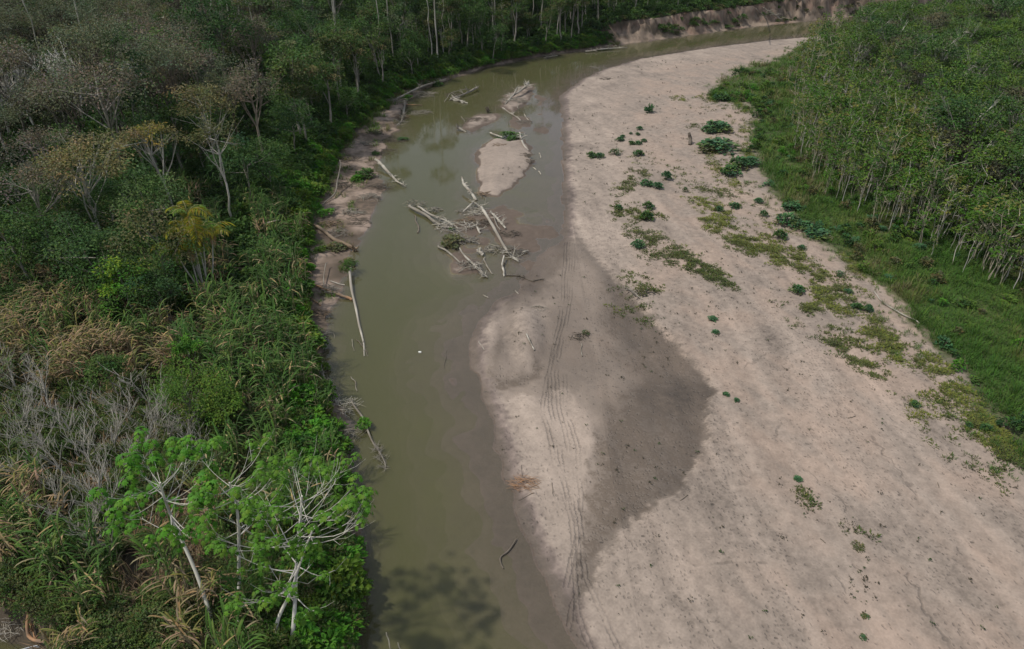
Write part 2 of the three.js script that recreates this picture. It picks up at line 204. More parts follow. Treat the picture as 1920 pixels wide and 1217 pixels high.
// what the ground is made of at a place: colour and fine relief (0..1)
function matter(x, f, o, fine) {
  gloss = 0;
  const wx = x + 0.5 * vn(x * 0.6, f * 0.6), wf = f + 0.5 * vn(x * 0.6 + 40, f * 0.6);
  const n1 = fbm(x * 0.25, f * 0.25, 3), n2 = fine ? fbm(x * 2.2, f * 2.2, 3) : 0, n3 = fine ? vn(x * 9, f * 9) : 0;
  const riv = ras('riv', wx, wf), dl = ras('dl', x, f), dr = ras('dr', x, f); let bump = 0.5 + 0.18 * n2 + 0.07 * n3;
  if (x < RX) { o[0] = C.litter[0]; o[1] = C.litter[1]; o[2] = C.litter[2]; return bump; }
  if (riv > 0) {
    const h = height(x, f); o[0] = C.bed[0]; o[1] = C.bed[1]; o[2] = C.bed[2];
    if (h > 0.02) { mix3(o, C.wet, 0.7); mix3(o, C.sand, ss(0.1, 0.3, h + 0.12 * n1 + 0.08 * n2)); }
    else { mix3(o, C.wet, ss(-0.07, -0.005, h) * 0.75); mix3(o, C.silt, clamp(0.45 + 1.3 * n1 + 0.5 * n2) * ss(3, 6, riv)); }
    const k = 1 + 0.22 * n1 + 0.18 * n2 + 0.1 * n3; o[0] *= k; o[1] *= k; o[2] *= k; return bump;
  }
  if (dl < dr) {
    const dv = ras('dv', x, f), b = bluff(ras('sl', x, f));
    o[0] = C.mud[0]; o[1] = C.mud[1]; o[2] = C.mud[2];
    mix3(o, C.sandPink, clamp(0.15 + 1.8 * n1)); mix3(o, C.wet, clamp(0.35 - 1.4 * n1 - 0.8 * n2)); mix3(o, C.litter, clamp(1.6 * fbm(x * 0.8 + 5, f * 0.8, 3) - 0.1) * 0.8);
    if (b > 0) { const h = height(x, f); mix3(o, C.clay, b); mix3(o, C.clayRed, b * clamp(0.4 + 1.2 * vn(h * 1.7, n1 * 2) + n1)); mix3(o, C.litter, b * clamp(0.25 + 1.9 * fbm(x * 0.3, f * 0.3 + h * 0.6, 3)) * 0.85); }
    mix3(o, C.litter, ss(-0.6, 1.2, dv + 1.2 * n1 + 0.6 * n2) * (1 - b * ss(7, 4.6, dl)));
    const k = 1 + 0.2 * n1 + 0.3 * n2 + 0.12 * n3; o[0] *= k; o[1] *= k; o[2] *= k; return bump;
  }
  // the bar
  o[0] = C.sand[0]; o[1] = C.sand[1]; o[2] = C.sand[2];
  const streak = fbm(x * 0.9 + f * 0.35, f * 0.22 - x * 0.1, 3);
  mix3(o, C.sandPink, clamp(0.35 + 1.4 * n1 + 0.8 * streak) * ss(5, 16, dr));
  const w = ras('wet', x + 0.5 * n2 + 0.2 * n3 + 0.4 * streak + 0.7 * fbm(x * 0.6 + 31, f * 0.6, 2), f + 0.5 * vn(x * 2 + 9, f * 2) + 1.2 * fbm(x * 0.5 + 3, f * 0.5, 2)) ;
  const edge = ss(1.3, 0.15, dr + 0.6 * n1 + 0.5 * n2) * 0.75; mix3(o, C.film, ss(1.9, 0.7, dr + 0.8 * n1 + 0.4 * n2) * 0.8); mix3(o, C.wet, ss(0.7, 0.1, dr) * 0.5);
  const wetness = clamp(max(w * (1 + 0.4 * n2 + 0.2 * n3) + 0.3 * streak * ss(0.02, 0.3, w), edge), 0, 0.97); mix3(o, C.wet, wetness); gloss = wetness;
  const gd = ras('gr', x, f), band = fbm(gd * 0.8 + 0.6 * n1, (x + f) * 0.06, 3) * ss(120, 80, f); let k = 1 + 0.3 * n1 + 0.26 * n2 + 0.1 * n3 + 0.2 * streak + 0.32 * band;
  if (fine) {                                                     // small dark crumbs, hoof marks and dimples in the sand
    const cx = floor(x * 3.1), cf = floor(f * 3.1), h1 = NT[((cf & 255) << 8) | (cx & 255)], h2 = NT[((cx & 255) << 8) | ((cf + 91) & 255)], h3 = NT[(((cf + 37) & 255) << 8) | ((cx + 11) & 255)];
    const dens = 0.8 - 1.3 * clamp(fbm(gd * 0.35 + 3, (x + f) * 0.05, 3) + 0.22);
    if (h1 > dens) { const ux = x * 3.1 - cx - 0.5 - h2 * 0.3, uf = f * 3.1 - cf - 0.5 - h3 * 0.3, d = hypot(ux * (1.3 + 0.9 * h2) + 0.4 * uf, uf * (1 - 0.5 * h2)), q = ss(0.36, 0.05, d + 0.22 * n3 + 0.2 * n2); k *= 1 - q * (h3 > 0.9 ? 0.5 : 0.13); bump -= q * 0.4; }
    for (const l of SCARPS) { if (x < l.b[0] - 0.5 || x > l.b[2] + 0.5 || f < l.b[1] - 0.5 || f > l.b[3] + 0.5) continue; const d = segDist(l.p, x + 0.35 * vn(x * 1.5, f * 1.5) + 0.12 * vn(x * 5, f * 5), f, false)[0], q = ss(0.16, 0.02, d) * clamp(0.6 + vn(f * 0.5, x)); k *= 1 - 0.28 * q; bump -= 0.4 * q; }
    for (let i = 0; i < TRACKS.length; i++) { const d = abs(x - trackX(TRACKS[i], f)); if (d > 0.8) continue; const e = abs(d - 0.16), q = ss(0.11, 0.02, e + 0.05 * n3) * clamp(0.55 + 1.1 * vn(f * 0.55, i * 7 + 3)), churn = ss(0.8, 0.1, d) * clamp(0.3 + n2); k *= 1 - 0.17 * q - 0.1 * churn; bump -= 0.4 * q; }
  }
  const g = ras('gr', x, f); mix3(o, C.turf, ss(-1, 0.8, g + 3.4 * fbm(x * 0.3, f * 0.3, 4) + 1.3 * n2) * 0.85);
  o[0] *= k; o[1] *= k; o[2] *= k; return bump;
}
const s8 = (v) => { v = clamp(v); return 255 * (v <= 0.0031308 ? v * 12.92 : 1.055 * Math.pow(v, 1 / 2.4) - 0.055); };
function landTile(name, label, x0, x1, f0, f1, cell, tw, th, fine, under = 0) {
  const nx = Math.round((x1 - x0) / cell), nf = Math.round((f1 - f0) / cell), P = new Float32Array((nx + 1) * (nf + 1) * 3), U = new Float32Array((nx + 1) * (nf + 1) * 2), I = [];
  for (let j = 0; j <= nf; j++) for (let i = 0; i <= nx; i++) { const o = j * (nx + 1) + i, x = lerp(x0, x1, i / nx), f = lerp(f0, f1, j / nf); P.set([x, height(x, f) - under, -f], o * 3); U.set([i / nx, j / nf], o * 2); if (i < nx && j < nf) I.push(o, o + 1, o + nx + 2, o, o + nx + 2, o + nx + 1); }
  const g = new THREE.BufferGeometry(); g.setAttribute('position', new THREE.BufferAttribute(P, 3)); g.setAttribute('uv', new THREE.BufferAttribute(U, 2)); g.setIndex(I); g.computeVertexNormals();
  const D = new Uint8Array(tw * th * 4), B = fine ? new Uint8Array(tw * th * 4) : null, c = [0, 0, 0];
  for (let j = 0; j < th; j++) for (let i = 0; i < tw; i++) { const b = matter(lerp(x0, x1, (i + 0.5) / tw), lerp(f0, f1, (j + 0.5) / th), c, fine), o = (j * tw + i) * 4; D[o] = s8(c[0]); D[o + 1] = s8(c[1]); D[o + 2] = s8(c[2]); D[o + 3] = 255; if (B) { B[o] = B[o + 2] = clamp(b) * 255; B[o + 1] = 255 * (0.96 - 0.42 * gloss); B[o + 3] = 255; } }
  const tex = (d, srgb) => { const t = new THREE.DataTexture(d, tw, th); if (srgb) t.colorSpace = THREE.SRGBColorSpace; t.magFilter = THREE.LinearFilter; t.minFilter = THREE.LinearMipmapLinearFilter; t.generateMipmaps = true; t.needsUpdate = true; return t; };
  const m = new THREE.MeshStandardMaterial({ map: tex(D, true), roughness: 0.95 }); m.name = name; if (B) { m.bumpMap = tex(B); m.bumpScale = 0.11; m.roughnessMap = m.bumpMap; m.roughness = 1; }
  const o = new THREE.Mesh(g, m); o.name = name; o.receiveShadow = o.castShadow = true; scene.add(o); return tag(o, label, null, null, 'structure');
}
landTile('sand_bar', 'pale beige sand bar with dark damp patches and wheel tracks beside the river', -16, 56, 16, 88, 0.2, 2048, 2048, true);
landTile('far_sand_bar', 'far end of the pale sand bar curving round the river bend', -30, 100, 88, 204, 0.45, 2048, 2048, true);
landTile('far_ground', 'clay bluff and ground beyond the river bend', -70, 260, 203.6, 330, 0.9, 1536, 768, true, 0.02);
landTile('forest_ground', 'dark leaf-littered ground under the forest left of the river', -240, -15.6, -10, 88.4, 0.9, 768, 512, false, 0.03);
landTile('forest_ground', 'leaf-littered ground under the upper left forest', -240, -29.6, 87.6, 330, 1.1, 512, 512, false, 0.04).name = 'forest_ground_001';
landTile('thicket_ground', 'earth under the grass and young trees on the right', 55.6, 260, -10, 88.4, 1.0, 512, 384, false, 0.03);
landTile('thicket_ground', 'earth under the far side of the young trees', 99.6, 260, 87.6, 204.4, 1.0, 384, 384, false, 0.04).name = 'thicket_ground_001';
{ // the land goes on to the horizon
  const s = new THREE.Shape([[-1500, -1500], [1500, -1500], [1500, 1500], [-1500, 1500]].map(([a, b]) => new THREE.Vector2(a, b))); s.holes.push(new THREE.Path([[-239, -9], [-239, 329], [259, 329], [259, -9]].map(([a, b]) => new THREE.Vector2(a, b))));
  const g = new THREE.ShapeGeometry(s); g.rotateX(-PI / 2); g.translate(0, 1.6, 0);
  const m = new THREE.MeshStandardMaterial({ color: new THREE.Color().setRGB(0.05, 0.06, 0.03), roughness: 1 }); m.name = 'far_plain';
  const o = new THREE.Mesh(g, m); o.name = 'far_plain'; o.receiveShadow = true; scene.add(o); tag(o, 'flat forest floor reaching to the horizon', null, null, 'structure');
}
// ---------------------------------------------------------------- the river: a clear skin over thin sheets of silty water, so that colour deepens with real depth
{
  const river = new THREE.Group(); river.name = 'river_water'; scene.add(river); tag(river, 'shallow murky olive river winding between the forest and the sand bar', null, null, 'structure');
  const big = [...WL.map(([x, f]) => [x - 3, f]), ...RE.slice().reverse().map(([x, f]) => [x + 2.5, f - 0.5])];
  const pondSheet = [[-60, -5], [-16.5, -5], [-17, 26], [-19, 30], [-60, 31]];
  const sheet = (y, pts) => { const g = new THREE.ShapeGeometry(new THREE.Shape(pts.map(([a, b]) => new THREE.Vector2(a, b)))); g.rotateX(-PI / 2); g.translate(0, y, 0); return g; };
  const skin = new THREE.MeshPhysicalMaterial({ color: 0xffffff, transmission: 1, thickness: 0, ior: 1.33, roughness: 0.05 }); skin.name = 'water_skin';
  const pond = new THREE.Group(); pond.name = 'pond_water'; scene.add(pond); tag(pond, 'small patch of brown water at the lower left corner', null, null, 'structure');
  for (const [to, pts] of [[river, big], [pond, pondSheet]]) {
    const m = new THREE.Mesh(sheet(0.004, pts), skin); m.name = 'water_surface'; m.receiveShadow = true; to.add(m);
    for (let k = 0; k < 9; k++) {
      const y = -0.004 - 0.02 * k - 0.016 * k * k, mm = k === 0 ? (sheetMat0 ??= silt(0.3, [0.112, 0.097, 0.06])) : (sheetMat ??= silt(0.21, [0.108, 0.12, 0.008]));
      const s = new THREE.Mesh(sheet(y, pts), mm); s.name = 'silty_water'; s.receiveShadow = true; to.add(s);
    }
  }
  function silt(o, c) { const m = new THREE.MeshStandardMaterial({ color: new THREE.Color().setRGB(...c), roughness: 1, transparent: true, opacity: o, depthWrite: false }); m.name = 'silty_water'; return m; }
}
var sheetMat0, sheetMat;
console.log('land done');
// ---------------------------------------------------------------- materials of plants and wood
const leafMat = (name, rough = 0.75, through = 0.35) => { const m = new THREE.MeshPhysicalMaterial({ vertexColors: true, roughness: rough, transmission: through, thickness: 0, side: THREE.DoubleSide, specularIntensity: 0.35 }); m.name = name; return m; };
const M = { leaf: leafMat('leaves'), glossy: leafMat('glossy_leaves', 0.6, 0.3), grass: leafMat('grass_blades', 0.85, 0.35), dry: leafMat('dry_leaves', 0.95, 0.2) };
M.bark = new THREE.MeshStandardMaterial({ vertexColors: true, roughness: 0.9 }); M.bark.name = 'bark';
M.wood = new THREE.MeshStandardMaterial({ vertexColors: true, roughness: 0.85 }); M.wood.name = 'driftwood';
const BARK = { pale: [0.46, 0.43, 0.38], grey: [0.25, 0.23, 0.195], white: [0.52, 0.495, 0.44], brown: [0.12, 0.095, 0.07], tan: [0.26, 0.215, 0.165] };
const barkCol = (c, r) => () => { const k = r.r(0.7, 1.2); return [c[0] * k, c[1] * k, c[2] * k * r.r(0.92, 1.05)]; };
const bend = (a, b, n, wob, r) => { const out = [], d = a.distanceTo(b); for (let i = 0; i <= n; i++) { const t = i / n, q = sin(t * PI) * d * wob; out.push(V(lerp(a.x, b.x, t) + r.s() * q, lerp(a.y, b.y, t) + r.s() * q * 0.5, lerp(a.z, b.z, t) + r.s() * q)); } return out; };
const cv = (c, r, a = 0.2) => { const k = 1 + a * r.s(); return [c[0] * k * (1 + 0.15 * r.s()), c[1] * k, c[2] * k * (1 + 0.2 * r.s())]; };

// ---------------------------------------------------------------- plant shapes: each returns { part name: [geometry, material] }
function broadleaf(seed, o) {
  const r = rng(seed), w = new Geo(true), l = new Geo(), { h, rx, ry } = o, cy = h - ry * 0.85, bark = barkCol(o.bark ?? BARK.grey, r), lean = o.lean ?? 0.08;
  const lx = r.s() * h * lean, lz = r.s() * h * lean, top = V(lx, cy - ry * 0.15, lz);
  const tp = bend(V(0, -0.6, 0), top, 7, 0.02, r), tr = o.tr ?? h * 0.013;
  tube(w, tp, (t) => tr * (1.25 - 0.65 * t), 6, bark, 0.12, r);
  for (let s = 1; s < (o.stems ?? 1); s++) tube(w, bend(V(r.s() * 0.5, -0.6, r.s() * 0.5), V(lx + r.s() * rx * 0.5, cy, lz + r.s() * rx * 0.5), 5, 0.03, r), (t) => tr * (0.9 - 0.6 * t), 5, bark);
  const cl = [];
  for (let i = 0; i < o.clumps; i++) {
    let x, y, z;
    if (o.shape === 'umbrella') { const a = r() * 2 * PI, q = sqrt(r()); x = cos(a) * q; z = sin(a) * q; y = 0.75 * (1 - q * q) - 0.1 + 0.22 * r.s(); }
    else { const a = r() * 2 * PI, u = r.r(-0.45, 1), q = sqrt(1 - u * u), k = r.r(0.55, 1); x = cos(a) * q * k; y = u * k; z = sin(a) * q * k; }
    const wob = 1 + 0.42 * vn(x * 1.7 + seed, z * 1.7 - seed + y); cl.push([lx + x * rx * wob, cy + y * ry * wob, lz + z * rx * wob]);
  }
  const limbs = o.limbs ?? 8;
  for (let i = 0; i < limbs && i < cl.length; i++) { const q = cl[i], s = tp[(o.limbFrom ?? 4) + floor(r() * (8 - (o.limbFrom ?? 4)))]; const mid = V(lerp(s.x, q[0], 0.5), lerp(s.y, q[1], 0.4), lerp(s.z, q[2], 0.5)); tube(w, [s, mid, V(q[0], q[1], q[2])], [tr * 0.5, tr * 0.34, tr * 0.1], 4, bark); for (let k = 0; k < (o.twigs ?? 1); k++) tube(w, [mid, V(q[0] + r.s() * rx * 0.4, q[1] + r.s() * ry * 0.4, q[2] + r.s() * rx * 0.4)], [tr * 0.25, tr * 0.08], 3, bark); }
  const cr = o.cr ?? rx * 0.34;
  for (const [x, y, z] of cl) {
    const cc = cv(r.pick(o.cols), r, 0.25), k = r.r(0.75, 1.25);
    for (let i = 0; i < o.per; i++) {
      const a = r() * 2 * PI, u = r.s(), q = sqrt(1 - u * u), rad = cr * k * Math.pow(r(), 0.45), ox = cos(a) * q * rad, oy = u * rad * 0.62, oz = sin(a) * q * rad;
      leaf(l, x + ox, y + oy, z + oz, ox + r.s() * cr * 0.6, oy * 0.4 + r.r(-0.5, 0.35) * cr * 0.6, oz + r.s() * cr * 0.6, o.leaf * r.r(0.7, 1.3), o.leaf * (o.lw ?? 0.5) * r.r(0.8, 1.2), cv(cc, r, 0.16), r);
    }
  }
  return { trunk: [w.geometry(), M.bark], crown: [l.geometry(), o.mat ?? M.leaf] };
}
function bare(seed, o) {
  const r = rng(seed), w = new Geo(true), b = new Geo(true), bark = barkCol(o.bark, r);
  const grow = (g, p, d, len, rad, lev) => {
    const pts = [p.clone()], n = lev === 0 ? 6 : 4, dd = d.clone(), q = p.clone();
    for (let i = 1; i <= n; i++) { dd.x += r.s() * 0.22; dd.z += r.s() * 0.22; dd.y += lev ? 0.1 : 0.02; dd.normalize(); q.addScaledVector(dd, len / n); pts.push(q.clone()); }
    tube(g, pts, (t) => max(o.thin ?? 0.012, rad * (1 - 0.6 * t)), lev === 0 ? 6 : lev === 1 ? 4 : 3, bark, 0.1, r);
    if (lev >= o.levels) return;
    const k = lev === 0 ? o.limbs : 3 + floor(r() * 2);
    for (let i = 0; i < k; i++) { const t = lev === 0 ? r.r(o.from ?? 0.45, 1) : r.r(0.3, 1), at_ = pts[min(n, Math.round(t * n))], a = r() * 2 * PI, sp = r.r(0.5, 1.1), nd = V(dd.x + cos(a) * sp, dd.y + r.r(-0.1, 0.3), dd.z + sin(a) * sp).normalize(); grow(b, at_, nd, len * r.r(0.45, 0.72), rad * (1 - 0.6 * t) * 0.6, lev + 1); }
  };
  grow(w, V(0, -0.5, 0), V(r.s() * (o.lean ?? 0.2), 1, r.s() * (o.lean ?? 0.2)).normalize(), o.h * 0.55, o.tr, 0);
  return { trunk: [w.geometry(), M.bark], branches: [b.geometry(), M.bark] };
}
function palmate(g, x, y, z, az, pitch, rad, lobes, c, r) { // a lobed round leaf, tilted down and away
  const ca = cos(az), sa = sin(az), cp = cos(pitch), sp = sin(pitch), m = g.v(x, y + rad * 0.12, z, c); let first, prev;
  for (let i = 0; i < lobes * 2; i++) { const a = i / (lobes * 2) * 2 * PI, q = rad * (i % 2 ? 0.5 : r.r(0.85, 1.1)), u = cos(a) * q, v = sin(a) * q, k = g.v(x + ca * u * cp - sa * v, y + u * sp - q * 0.18, z + sa * u * cp + ca * v, c); if (i) g.t(m, prev, k); else first = k; prev = k; }
  g.t(m, prev, first);
}
function rosette(seed, rad, n, cols, lobes = 8) { const r = rng(seed), g = new Geo(); for (let i = 0; i < n; i++) { const az = i * 2.4 + r.s() * 0.3, t = (i + 0.5) / n, c = cv(r.pick(cols), r, 0.28), q = rad * (0.3 + 0.9 * t); palmate(g, cos(az) * q, rad * (0.6 - 1.1 * t), sin(az) * q, az, -0.3 - 0.85 * t, rad * r.r(0.42, 0.62), lobes, c, r); } return g.geometry(); }
function sapling(seed, o) {
  const r = rng(seed), w = new Geo(true), l = new Geo(), bark = barkCol(o.bark, r), { h } = o, tips = [];
  for (let s = 0; s < (o.stems ?? 1); s++) {
    const hh = h * r.r(0.75, 1), top = V(r.s() * h * 0.13, hh, r.s() * h * 0.13), tp = bend(V(r.s() * 0.25 * (s ? 1 : 0), -0.4, r.s() * 0.25 * (s ? 1 : 0)), top, 5, 0.025, r), tr = o.tr * r.r(0.8, 1.1);
    tube(w, tp, (t) => tr * (1.15 - 0.75 * t), 5, bark); tips.push(top);
    for (let i = 0; i < o.limbs; i++) { const t = r.r(0.55, 0.95), p = tp[Math.round(t * 5)], a = r() * 2 * PI, len = h * r.r(0.1, 0.24), e = V(p.x + cos(a) * len, p.y + len * r.r(0.5, 1.1), p.z + sin(a) * len); tube(w, [p, V(lerp(p.x, e.x, 0.6), lerp(p.y, e.y, 0.45), lerp(p.z, e.z, 0.6)), e], [tr * 0.45, tr * 0.35, tr * 0.2], 4, bark); tips.push(e); }
  }
  for (const p of tips) { const cc = cv(r.pick(o.cols), r, 0.22); for (let i = 0; i < o.per; i++) { const a = r() * 2 * PI, u = r.r(-0.6, 0.9), q = sqrt(1 - u * u), rad = o.cr * Math.pow(r(), 0.4); leaf(l, p.x + cos(a) * q * rad * 0.6, p.y + u * rad * 0.45, p.z + sin(a) * q * rad * 0.6, cos(a) * q, u * 0.5 - 0.15, sin(a) * q, o.leaf * r.r(0.7, 1.25), o.leaf * 0.45, cv(cc, r, 0.15), r); } }
  return { stem: [w.geometry(), M.bark], crown: [l.geometry(), M.leaf] };
}
function cane(seed, o) {
  const r = rng(seed), w = new Geo(true), l = new Geo(), d = new Geo();
  for (let s = 0; s < o.stems; s++) {
    const a0 = r() * 2 * PI, q = o.spread * sqrt(r()), x = cos(a0) * q, z = sin(a0) * q, h = o.h * r.r(0.6, 1.05), lx = x * 0.5 + r.s() * 0.35, lz = z * 0.5 + r.s() * 0.35, plane = r() * PI;
    tube(w, [V(x, -0.3, z), V(x + lx * 0.4, h * 0.5, z + lz * 0.4), V(x + lx, h, z + lz)], [0.0435, 0.0377, 0.0203], 4, barkCol(o.stemCol, r));
    for (let i = 0; i < o.leaves; i++) { const t = 0.3 + 0.7 * i / o.leaves, k = t * t, c = cv(r.pick(o.cols), r, 0.2), dry = r() < o.dry; strap(dry ? d : l, x + lx * k, h * t, z + lz * k, plane + (i % 2 ? PI : 0) + r.s() * 0.35, dry ? r.r(-0.2, 0.6) : r.r(0.75, 1.3), o.len * r.r(0.7, 1.15) * (dry ? 0.8 : 1), o.wid, dry ? r.r(1.4, 2.2) : r.r(1.3, 2.3), dry ? cv(o.dryCol, r, 0.25) : c, 5, dry ? null : [c[0] * 1.25, c[1] * 1.15, c[2]]); }
  }
  const out = { stems: [w.geometry(), M.bark], leaves: [l.geometry(), M.grass] }; if (d.p.length) out.dry_leaves = [d.geometry(), M.dry]; return out;
}
function shrub(seed, o) {
  const r = rng(seed), w = new Geo(true), l = new Geo(), bark = barkCol(BARK.brown, r);
  for (let i = 0; i < 5; i++) { const a = r() * 2 * PI; tube(w, [V(0, -0.15, 0), V(cos(a) * o.rx * 0.3, o.ry * 0.5, sin(a) * o.rx * 0.3), V(cos(a) * o.rx * 0.7, o.ry * 0.85, sin(a) * o.rx * 0.7)], [0.029, 0.0217, 0.0087], 3, bark); }
  for (let k = 0; k < o.clumps; k++) { const a = r() * 2 * PI, u = Math.pow(r(), 0.7), q = sqrt(1 - u * u) * r.r(0.6, 1), x = cos(a) * q * o.rx, z = sin(a) * q * o.rx, y = o.ry * (0.12 + 0.8 * u * r.r(0.7, 1)), cr = o.rx * r.r(0.22, 0.4), cc = cv(r.pick(o.cols), r, 0.22); for (let i = 0; i < o.per; i++) { const b = r() * 2 * PI, v = r.r(-0.4, 1), p = sqrt(1 - v * v) * cr, m = Math.pow(r(), 0.4); leaf(l, x + cos(b) * p * m, max(0.02, y + v * cr * 0.7 * m), z + sin(b) * p * m, cos(b) + x / o.rx * 0.5, v * 0.6 + 0.1, sin(b) + z / o.rx * 0.5, o.leaf * r.r(0.7, 1.2), o.leaf * (o.lw ?? 0.6), cv(cc, r, 0.14), r); } }
  return { stem: [w.geometry(), M.bark], foliage: [l.geometry(), o.mat ?? M.leaf] };
}
function tuft(seed, o) { const r = rng(seed), l = new Geo(); for (let i = 0; i < o.n; i++) { const a = r() * 2 * PI, q = o.rx * sqrt(r()); strap(l, cos(a) * q, -0.03, sin(a) * q, a + r.s() * 0.9, r.r(0.7, 1.45), o.h * r.r(0.6, 1.2), o.wid, r.r(0.6, 1.8), cv(r.pick(o.cols), r, 0.25), 3); } return { blades: [l.geometry(), M.grass] }; }

// put copies of a plant down: the ones that show largest as things of their own, the rest as one mass
function put(name, label, category, group, shape, x, y, f, turn, s, sy = s) { const o = thing(name, label, category, group, x, y, -f); o.rotation.y = turn; o.scale.set(s, sy, s); for (const [k, [g, m]] of Object.entries(shape)) { const q = new THREE.Mesh(g, m); q.name = k; q.castShadow = q.receiveShadow = true; o.add(q); } return o; }
const MARKS = { // phrases that single out where a plant stands
  left: [[40, 560, 'at the left edge by the dry cane'], [150, 560, 'below the dark mounded crown'], [260, 620, 'below the yellow-green clumped crown'], [390, 600, 'at the foot of the yellow palms'], [500, 440, 'near the white pole across the cane'], [560, 540, 'above the orange-barked log'], [560, 660, 'above the grey poles on the bank'], [470, 700, 'right of the bright green bushy tree'], [210, 760, 'among the white bare shrubs'], [60, 900, 'at the lower left edge'], [60, 1000, 'above the boat'], [330, 1080, 'around the leaning white-barked tree'], [560, 1050, 'around the wide white-barked tree'], [590, 850, 'beside the drowned brushy tree'], [100, 470, 'under the pale bushy crown at far left'], [450, 520, 'right of the palm stems'], [520, 780, 'behind the wide white-barked tree'], [560, 350, 'above the left mud flat'], [610, 250, 'beside the small mud islet'], [730, 160, 'behind the long fallen log'], [900, 105, 'along the upper river shore'], [1050, 80, 'near the start of the clay bluff']],
  forest: [[40, 60, 'at the top left corner'], [60, 220, 'beside the forked dead tree'], [140, 100, 'behind the fanned dead tree'], [220, 200, 'between the dead tree and tan crowns'], [300, 100, 'high in the left forest'], [380, 120, 'behind the rounded yellow-green crown'], [470, 40, 'around the wide feathery crown'], [480, 200, 'round the half bare bent tree'], [560, 90, 'in the upper middle forest'], [560, 250, 'above the left mud flat'], [640, 40, 'behind the tall trunks of the upper forest'], [660, 160, 'above the small mud islet'], [750, 90, 'behind the long fallen log'], [850, 50, 'on the upper bank of the river'], [960, 40, 'left of the clay bluff'], [1080, 30, 'at the start of the clay bluff'], [1250, 20, 'on top of the clay bluff'], [1400, 5, 'on the far end of the bluff'], [70, 330, 'below the tan umbrella crown'], [330, 330, 'under the leaning grey trunk'], [200, 20, 'at the top edge of the forest']],
  right: [[1520, 110, 'at the upper tip of the thicket'], [1560, 200, 'on the upper thicket edge'], [1510, 280, 'behind the inner bend of the grass'], [1600, 330, 'on the middle thicket edge'], [1700, 390, 'on the thicket edge above the white pole'], [1800, 440, 'on the lower thicket edge'], [1890, 500, 'at the right end of the thicket edge'], [1650, 130, 'inside the upper thicket'], [1720, 250, 'inside the middle thicket'], [1850, 330, 'inside the right part of the thicket'], [1880, 200, 'at the upper right edge'], [1780, 90, 'near the far sand strip'], [1620, 60, 'beside the river bend']],
};
const whereIs = (p, set) => { const [u, v] = toPx(p.x, p.y + (p.top ?? 3) * 0.7, p.f); let best = 1e9, s = ''; for (const [a, b, t] of MARKS[set]) { const d = hypot(a - u, b - v); if (d < best) { best = d; s = t; } } return s; };
const sizeOf = (p, mid) => p.s > mid * 1.1 ? 'large ' : p.s < mid * 0.9 ? 'small ' : '';
function sown(name, label, category, group, massName, massLabel, shapes, list, most = 300, marks = null) {
  for (const p of list) { const [u, v, d] = toPx(p.x, p.y + (p.top ?? 3), p.f); p.out = u < -25 || u > 1945 || v < -15 || v > 1235; p.key = d + (p.out ? 1e4 : 0) - (p.bias ?? 0); }
  list.sort((a, b) => a.key - b.key);
  const lone = list.filter((p) => !p.out).slice(0, most), set = new Set(lone), rest = list.filter((p) => !set.has(p));
  const mid = lone.reduce((s, p) => s + p.s, 0) / max(1, lone.length);
  for (const p of lone) put(name, marks ? sizeOf(p, mid) + label + ' ' + whereIs(p, marks) : label, category, group, shapes[p.v % shapes.length], p.x, p.y, p.f, p.turn, p.s, p.sy ?? p.s);
  if (!rest.length) return;
  const mass = new THREE.Group(); mass.name = numbered(massName); scene.add(mass); tag(mass, massLabel, category, null, 'stuff'); mass.userData.kind = 'stuff';
  shapes.forEach((sh, v) => { const mine = rest.filter((p) => p.v % shapes.length === v); if (!mine.length) return; for (const [k, [g, m]] of Object.entries(sh)) { const im = new THREE.InstancedMesh(g, m, mine.length), e = new THREE.Object3D(); mine.forEach((p, i) => { e.position.set(p.x, p.y, -p.f); e.rotation.set(0, p.turn, 0); e.scale.set(p.s, p.sy ?? p.s, p.s); e.updateMatrix(); im.setMatrixAt(i, e.matrix); }); im.name = k; im.castShadow = im.receiveShadow = true; mass.add(im); } });
}
function scatter(name, label, category, shapes, list) { const mass = new THREE.Group(); mass.name = numbered(name); scene.add(mass); tag(mass, label, category, null, 'stuff'); shapes.forEach((sh, v) => { const mine = list.filter((p) => p.v % shapes.length === v); if (!mine.length) return; for (const [k, [g, m]] of Object.entries(sh)) { const im = new THREE.InstancedMesh(g, m, mine.length), e = new THREE.Object3D(); mine.forEach((p, i) => { e.position.set(p.x, p.y, -p.f); e.rotation.set(p.tilt ?? 0, p.turn, 0); e.scale.set(p.s, p.sy ?? p.s, p.s); e.updateMatrix(); im.setMatrixAt(i, e.matrix); }); im.name = k; im.castShadow = im.receiveShadow = true; mass.add(im); } }); return mass; }
const many = (n, f) => Array.from({ length: n }, (_, i) => f(i));
const inView = (x, y, f, m = 60) => { const [u, v, d] = toPx(x, y, f); return d > 3 && u > -m && u < 1920 + m && v > -m * 2 && v < 1217 + m; };
// a walk over the land in a jittered grid
function sow(x0, x1, f0, f1, step, seed, accept) { const r = rng(seed), out = []; for (let f = f0; f < f1; f += step) for (let x = x0; x < x1; x += step) { const px = x + r.s() * step * 0.48, pf = f + r.s() * step * 0.48, roll = r(); const p = { x: px, f: pf, v: floor(r() * 97), turn: r() * 2 * PI, s: 1 }; if (!inView(px, 4, pf, 140)) continue; const q = accept(p, roll, r); if (q === false) continue; p.y = height(px, pf); out.push(p); } return out; }
const leftBank = (x, f) => x < RX ? 40 : (ras('riv', x, f) > 0 || ras('dl', x, f) > ras('dr', x, f)) ? -9 : ras('dv', x, f);
const bluffAt = (x, f) => x < RX ? 0 : bluff(ras('sl', x, f));
const onPond = (x, f) => f < 34 && x < -16 && sd(POND, x, f) > -1.2;

